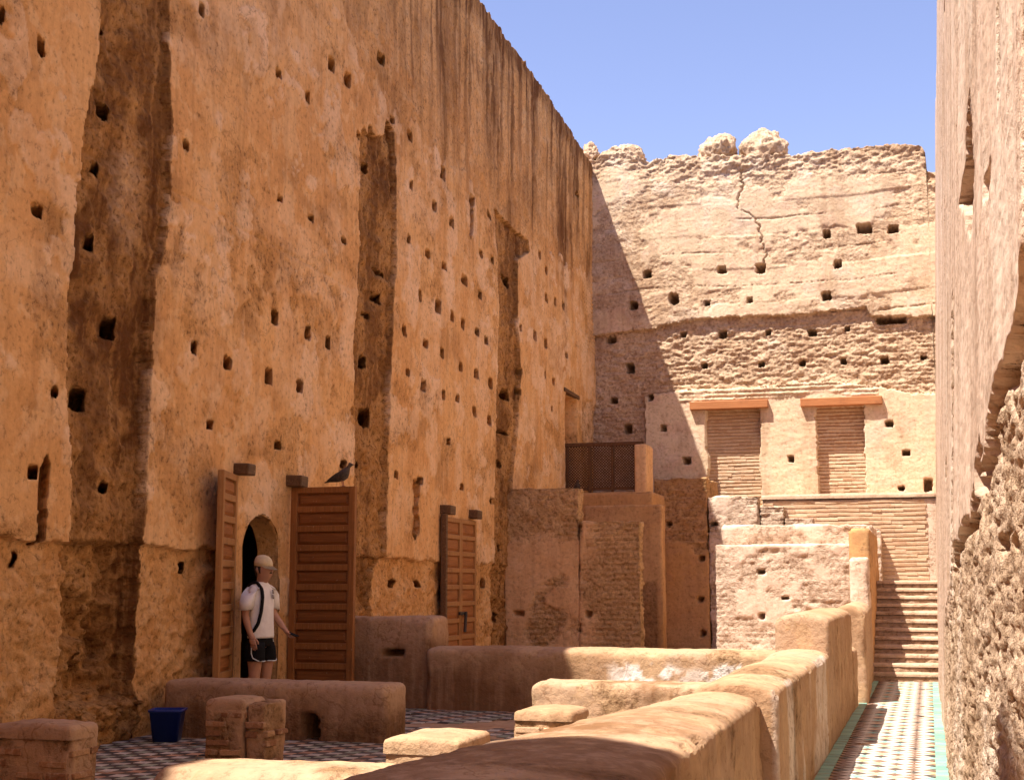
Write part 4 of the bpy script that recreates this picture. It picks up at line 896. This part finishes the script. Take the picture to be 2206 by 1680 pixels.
# faces -y locally; own right side is -x
V = []; E_ = []
def chain(pts, start=None):
    prev = start
    for p_ in pts:
        V.append(p_); i = len(V) - 1
        if prev is not None: E_.append((prev, i))
        prev = i
    return prev
pel = chain([(0, 0, .95, .15, .10)])
wst = chain([(0, -.005, 1.08, .13, .09), (0, 0, 1.24, .15, .10), (0, .01, 1.40, .165, .10)], pel)
nk = chain([(0, .008, 1.495, .08, .07), (0, -.006, 1.535, .062, .064)], wst)
hd = chain([(.0, -.036, 1.585, .084, .098), (.0, -.045, 1.655, .104, .122), (.0, -.030, 1.735, .094, .108), (0, -.025, 1.785, .05, .056)], nk)
for s_ in (-1, 1):
    hip = chain([(s_ * .09, 0, .86, .11, .115), (s_ * .105, -.01, .70, .100, .102), (s_ * .108, -.014, .52, .072, .074), (s_ * .11, .010, .36, .070, .074), (s_ * .11, .02, .13, .044, .046), (s_ * .112, .015, .06, .044, .050)], pel)
    chain([(s_ * .118, -.07, .045, .044, .036), (s_ * .122, -.15, .035, .042, .028), (s_ * .124, -.20, .030, .025, .020)], hip)
# his right arm hangs, his left forearm reaches forward
ra = chain([(-.12, .01, 1.41, .05, .05), (-.195, .015, 1.375, .046, .046), (-.232, .03, 1.28, .054, .054), (-.245, .035, 1.16, .046, .046), (-.245, -.01, 1.04, .042, .044), (-.238, -.045, .95, .029, .036), (-.236, -.065, .905, .026, .046), (-.234, -.08, .86, .022, .046)], wst)
for dx, dz, ln in ((-.011, 0, .075), (-.004, -.004, .085), (.004, -.002, .08), (.011, .004, .065)):
    b = (-.234, -.08 + dx * 3.2, .86 + dz); chain([(b[0] + .004, b[1] - .004, b[2] - .02, .0115), (b[0] + .012, b[1] - .006, b[2] - .055 + (.085 - ln) * .5, .0105), (b[0] + .026, b[1] - .002, b[2] - ln, .009)], ra)
chain([(-.220, -.10, .905, .014), (-.208, -.13, .87, .012), (-.204, -.14, .84, .010)], ra - 1)
la = chain([(.12, .01, 1.41, .05, .05), (.195, .01, 1.375, .046, .046), (.238, .02, 1.28, .054, .054), (.250, .01, 1.17, .046, .046), (.262, -.09, 1.06, .042, .042), (.270, -.165, .985, .029, .033), (.273, -.195, .955, .044, .026), (.275, -.225, .925, .042, .022)], wst)
for dx, ln in ((-.026, .07), (-.009, .082), (.009, .078), (.026, .062)):
    b = (.275 + dx, -.225, .925); chain([(b[0], b[1] - .022, b[2] - .014, .0115), (b[0], b[1] - .05, b[2] - .018, .0105), (b[0], b[1] - ln, b[2] + .004, .009)], la)
chain([(.243, -.205, .965, .014), (.233, -.235, .955, .012), (.237, -.265, .945, .010)], la - 1)
body = obj('body', skin_mesh('body', V, E_, M_SKIN, 2, pel), pr)
obj('nose', loft('nose', [((0, -.122, 1.705), (.007, 0, 0), (0, .006, 0)), ((0, -.152, 1.655), (.015, 0, 0), (0, .016, 0)), ((0, -.138, 1.640), (.012, 0, 0), (0, .008, 0))], M_SKIN, 8), body)
obj('moustache', loft('moustache', [((-.042, -.110, 1.616), (0, .006, 0), (0, 0, .006)), ((-.016, -.136, 1.628), (0, .010, 0), (0, 0, .011)), ((.016, -.136, 1.628), (0, .010, 0), (0, 0, .011)), ((.042, -.110, 1.616), (0, .006, 0), (0, 0, .006))], M_HAIR, 8), pr)
for s_ in (-1, 1): obj('eye', loft('eye', [((s_ * .050, -.110, 1.682), (0, .005, 0), (0, 0, .006)), ((s_ * .032, -.124, 1.682), (0, .006, 0), (0, 0, .010)), ((s_ * .016, -.128, 1.682), (0, .005, 0), (0, 0, .006))], M_HAIR, 8), body)
obj('hair', loft('hair', [((0, .034, 1.575), (.050, 0, 0), (0, .02, 0)), ((0, .030, 1.63), (.082, 0, 0), (0, .050, 0)), ((0, .018, 1.69), (.092, 0, 0), (0, .074, 0)), ((0, .01, 1.75), (.08, 0, 0), (0, .06, 0))], M_HAIR, 14), pr)
for s_ in (-1, 1):
    obj('sideburn', loft('sideburn', [((s_ * .082, -.040, 1.62), (.006, 0, 0), (0, .010, 0)), ((s_ * .090, -.030, 1.67), (.008, 0, 0), (0, .020, 0)), ((s_ * .090, -.025, 1.72), (.008, 0, 0), (0, .03, 0))], M_HAIR, 8), pr)
    obj('ear', loft('ear', [((s_ * .084, -.008, 1.625), (.008, 0, 0), (0, .008, 0)), ((s_ * .098, -.002, 1.66), (.008, 0, 0), (0, .020, 0)), ((s_ * .094, .0, 1.69), (.006, 0, 0), (0, .012, 0))], M_SKIN, 8), body)
# cap: crown and a brim tipped down
cp = obj('cap', loft('cap', [((0, -.022, 1.700), (.100, 0, 0), (0, .118, .012)), ((0, -.022, 1.745), (.101, 0, 0), (0, .118, .010)), ((0, -.018, 1.785), (.088, 0, 0), (0, .104, .008)), ((0, -.012, 1.815), (.062, 0, 0), (0, .074, .004)), ((0, -.01, 1.828), (.022, 0, 0), (0, .026, 0))], M_CAP, 20), pr)
bm = bmesh.new(); pts = []
for k in range(13):
    a_ = math.radians(200 + 140 * k / 12); pts.append((math.cos(a_), math.sin(a_)))
top = [bm.verts.new((.100 * c_, -.022 + .118 * s_, 1.712 + .012 * s_)) for c_, s_ in pts]; out = [bm.verts.new((.098 * c_, -.055 + .175 * s_, 1.712 + .050 * s_ + .006 * abs(c_) * -3)) for c_, s_ in pts]
for i in range(12): bm.faces.new((top[i], top[i + 1], out[i + 1], out[i]))
r_ = bmesh.ops.solidify(bm, geom=bm.faces[:], thickness=.006); obj('brim', bm_mesh('brim', bm, M_CAP, True), cp)
# t-shirt and shorts: tailored tubes with folds
def garment(name, tubes, mat, fold=.006, seg=28):
    co = []; fa = []
    for rings in tubes:
        base = len(co); n = len(rings)
        for j, (c, ax, ay, tilt) in enumerate(rings):
            for k in range(seg):
                an = 2 * math.pi * k / seg
                co.append((c[0] + ax * math.cos(an), c[1] + ay * math.sin(an), c[2] + tilt * math.cos(an)))
        for j in range(n - 1):
            for k in range(seg): fa.append((base + j * seg + k, base + j * seg + (k + 1) % seg, base + (j + 1) * seg + (k + 1) % seg, base + (j + 1) * seg + k))
        for j in (0, n - 1):      # close neck or cuff just inside
            co.append(rings[j][0]); ci = len(co) - 1
            for k in range(seg): fa.append((base + j * seg + k, base + j * seg + (k + 1) % seg, ci, ci))
    co = np.array(co, float); d = fbm3(co * np.array([1, 1, .6]), 7, 3, 4) * fold * 2.5
    co[:, 0] += d; co[:, 1] += d
    bm = bmesh.new(); vs = [bm.verts.new(c) for c in co]
    for f in fa:
        f = list(dict.fromkeys(f))
        try: bm.faces.new([vs[i] for i in f])
        except ValueError: pass
    bmesh.ops.recalc_face_normals(bm, faces=bm.faces)
    return bm_mesh(name, bm, mat, True)
torso = [((0, -.005, .905), .188, .135, 0), ((0, -.005, .93), .190, .137, 0), ((0, -.005, 1.05), .182, .130, 0), ((0, 0, 1.18), .180, .128, 0), ((0, .005, 1.30), .190, .130, 0), ((0, .01, 1.38), .198, .125, 0), ((0, .012, 1.44), .188, .112, 0), ((0, .012, 1.485), .150, .095, 0), ((0, .010, 1.515), .100, .080, 0), ((0, .008, 1.525), .084, .076, 0)]
sl_ = [[((s_ * .10, .012, 1.462), .06, .088, s_ * -.045), ((s_ * .165, .013, 1.450), .085, .096, s_ * -.06), ((s_ * .212, .016, 1.405), .090, .096, s_ * -.05), ((s_ * .238, .020, 1.33), .082, .090, s_ * -.03), ((s_ * .252, .022, 1.225), .084, .090, s_ * -.012)] for s_ in (-1, 1)]
sh = obj('t_shirt', garment('t_shirt', [torso] + sl_, M_SHIRT), pr)
hips = [((0, 0, .985), .165, .118, 0), ((0, 0, .92), .176, .128, 0), ((0, 0, .85), .185, .132, 0), ((0, 0, .81), .180, .128, 0)]
lg = [[((s_ * .082, -.002, .86), .10, .122, 0), ((s_ * .098, -.006, .79), .108, .126, 0), ((s_ * .106, -.010, .70), .112, .124, 0), ((s_ * .108, -.012, .655), .114, .124, 0)] for s_ in (-1, 1)]
so_ = obj('shorts', garment('shorts', [hips] + lg, M_SHORT, .004), pr)
for s_ in (-1, 1):
    pts = [(s_ * .196, -.03, .90), (s_ * .215, -.045, .82), (s_ * .222, -.05, .74), (s_ * .212, -.065, .69), (s_ * .175, -.115, .660), (s_ * .108, -.142, .652), (s_ * .05, -.122, .655), (s_ * .015, -.07, .658)]
    me = skin_mesh('piping', [p_ + (.0065,) for p_ in pts], [(i, i + 1) for i in range(len(pts) - 1)], M_TRIM, 1); obj('piping', me, so_)
# bag strap across the right shoulder, watch, phone, glasses hanging from the collar
pts = [(-.105, .13, 1.36), (-.11, .085, 1.50), (-.12, -.02, 1.525), (-.125, -.105, 1.45), (-.135, -.130, 1.36), (-.150, -.125, 1.20), (-.168, -.100, 1.07), (-.185, -.05, .99), (-.20, .03, .93)]
obj('bag_strap', skin_mesh('bag_strap', [p_ + (.026, .018) for p_ in pts], [(i, i + 1) for i in range(len(pts) - 1)], M_SHORT, 1), pr)
obj('watch', loft('watch', [((.268, -.140, 1.01), (.038, 0, 0), (0, .025, .028)), ((.271, -.168, .982), (.038, 0, 0), (0, .025, .028))], M_SHORT, 12), pr)
ph = tag(obj('phone', box_mesh('phone', -.038, .038, -.075, .075, -.005, .005, M_SHORT, .004), None), 'black phone held in the left hand of the person in the doorway', 'phone')
ph.matrix_world = Matrix.Translation(pr.location) @ Matrix.Rotation(pr.rotation_euler.z, 4, 'Z') @ Matrix.Diagonal((.94, .94, 1, 1)) @ Matrix.Translation((.275, -.275, .940)) @ Matrix.Rotation(math.radians(18), 4, 'X')
for dz, dx in ((0, 0), (-.055, .006)): obj('hanging_glasses', loft('hanging_glasses', [((.055 + dx, -.124, 1.44 + dz), (.016, 0, 0), (0, .003, 0)), ((.056 + dx, -.132, 1.415 + dz), (.020, 0, 0), (0, .004, 0)), ((.058 + dx, -.134, 1.392 + dz), (.014, 0, 0), (0, .003, 0))], M_LENS, 10), pr)
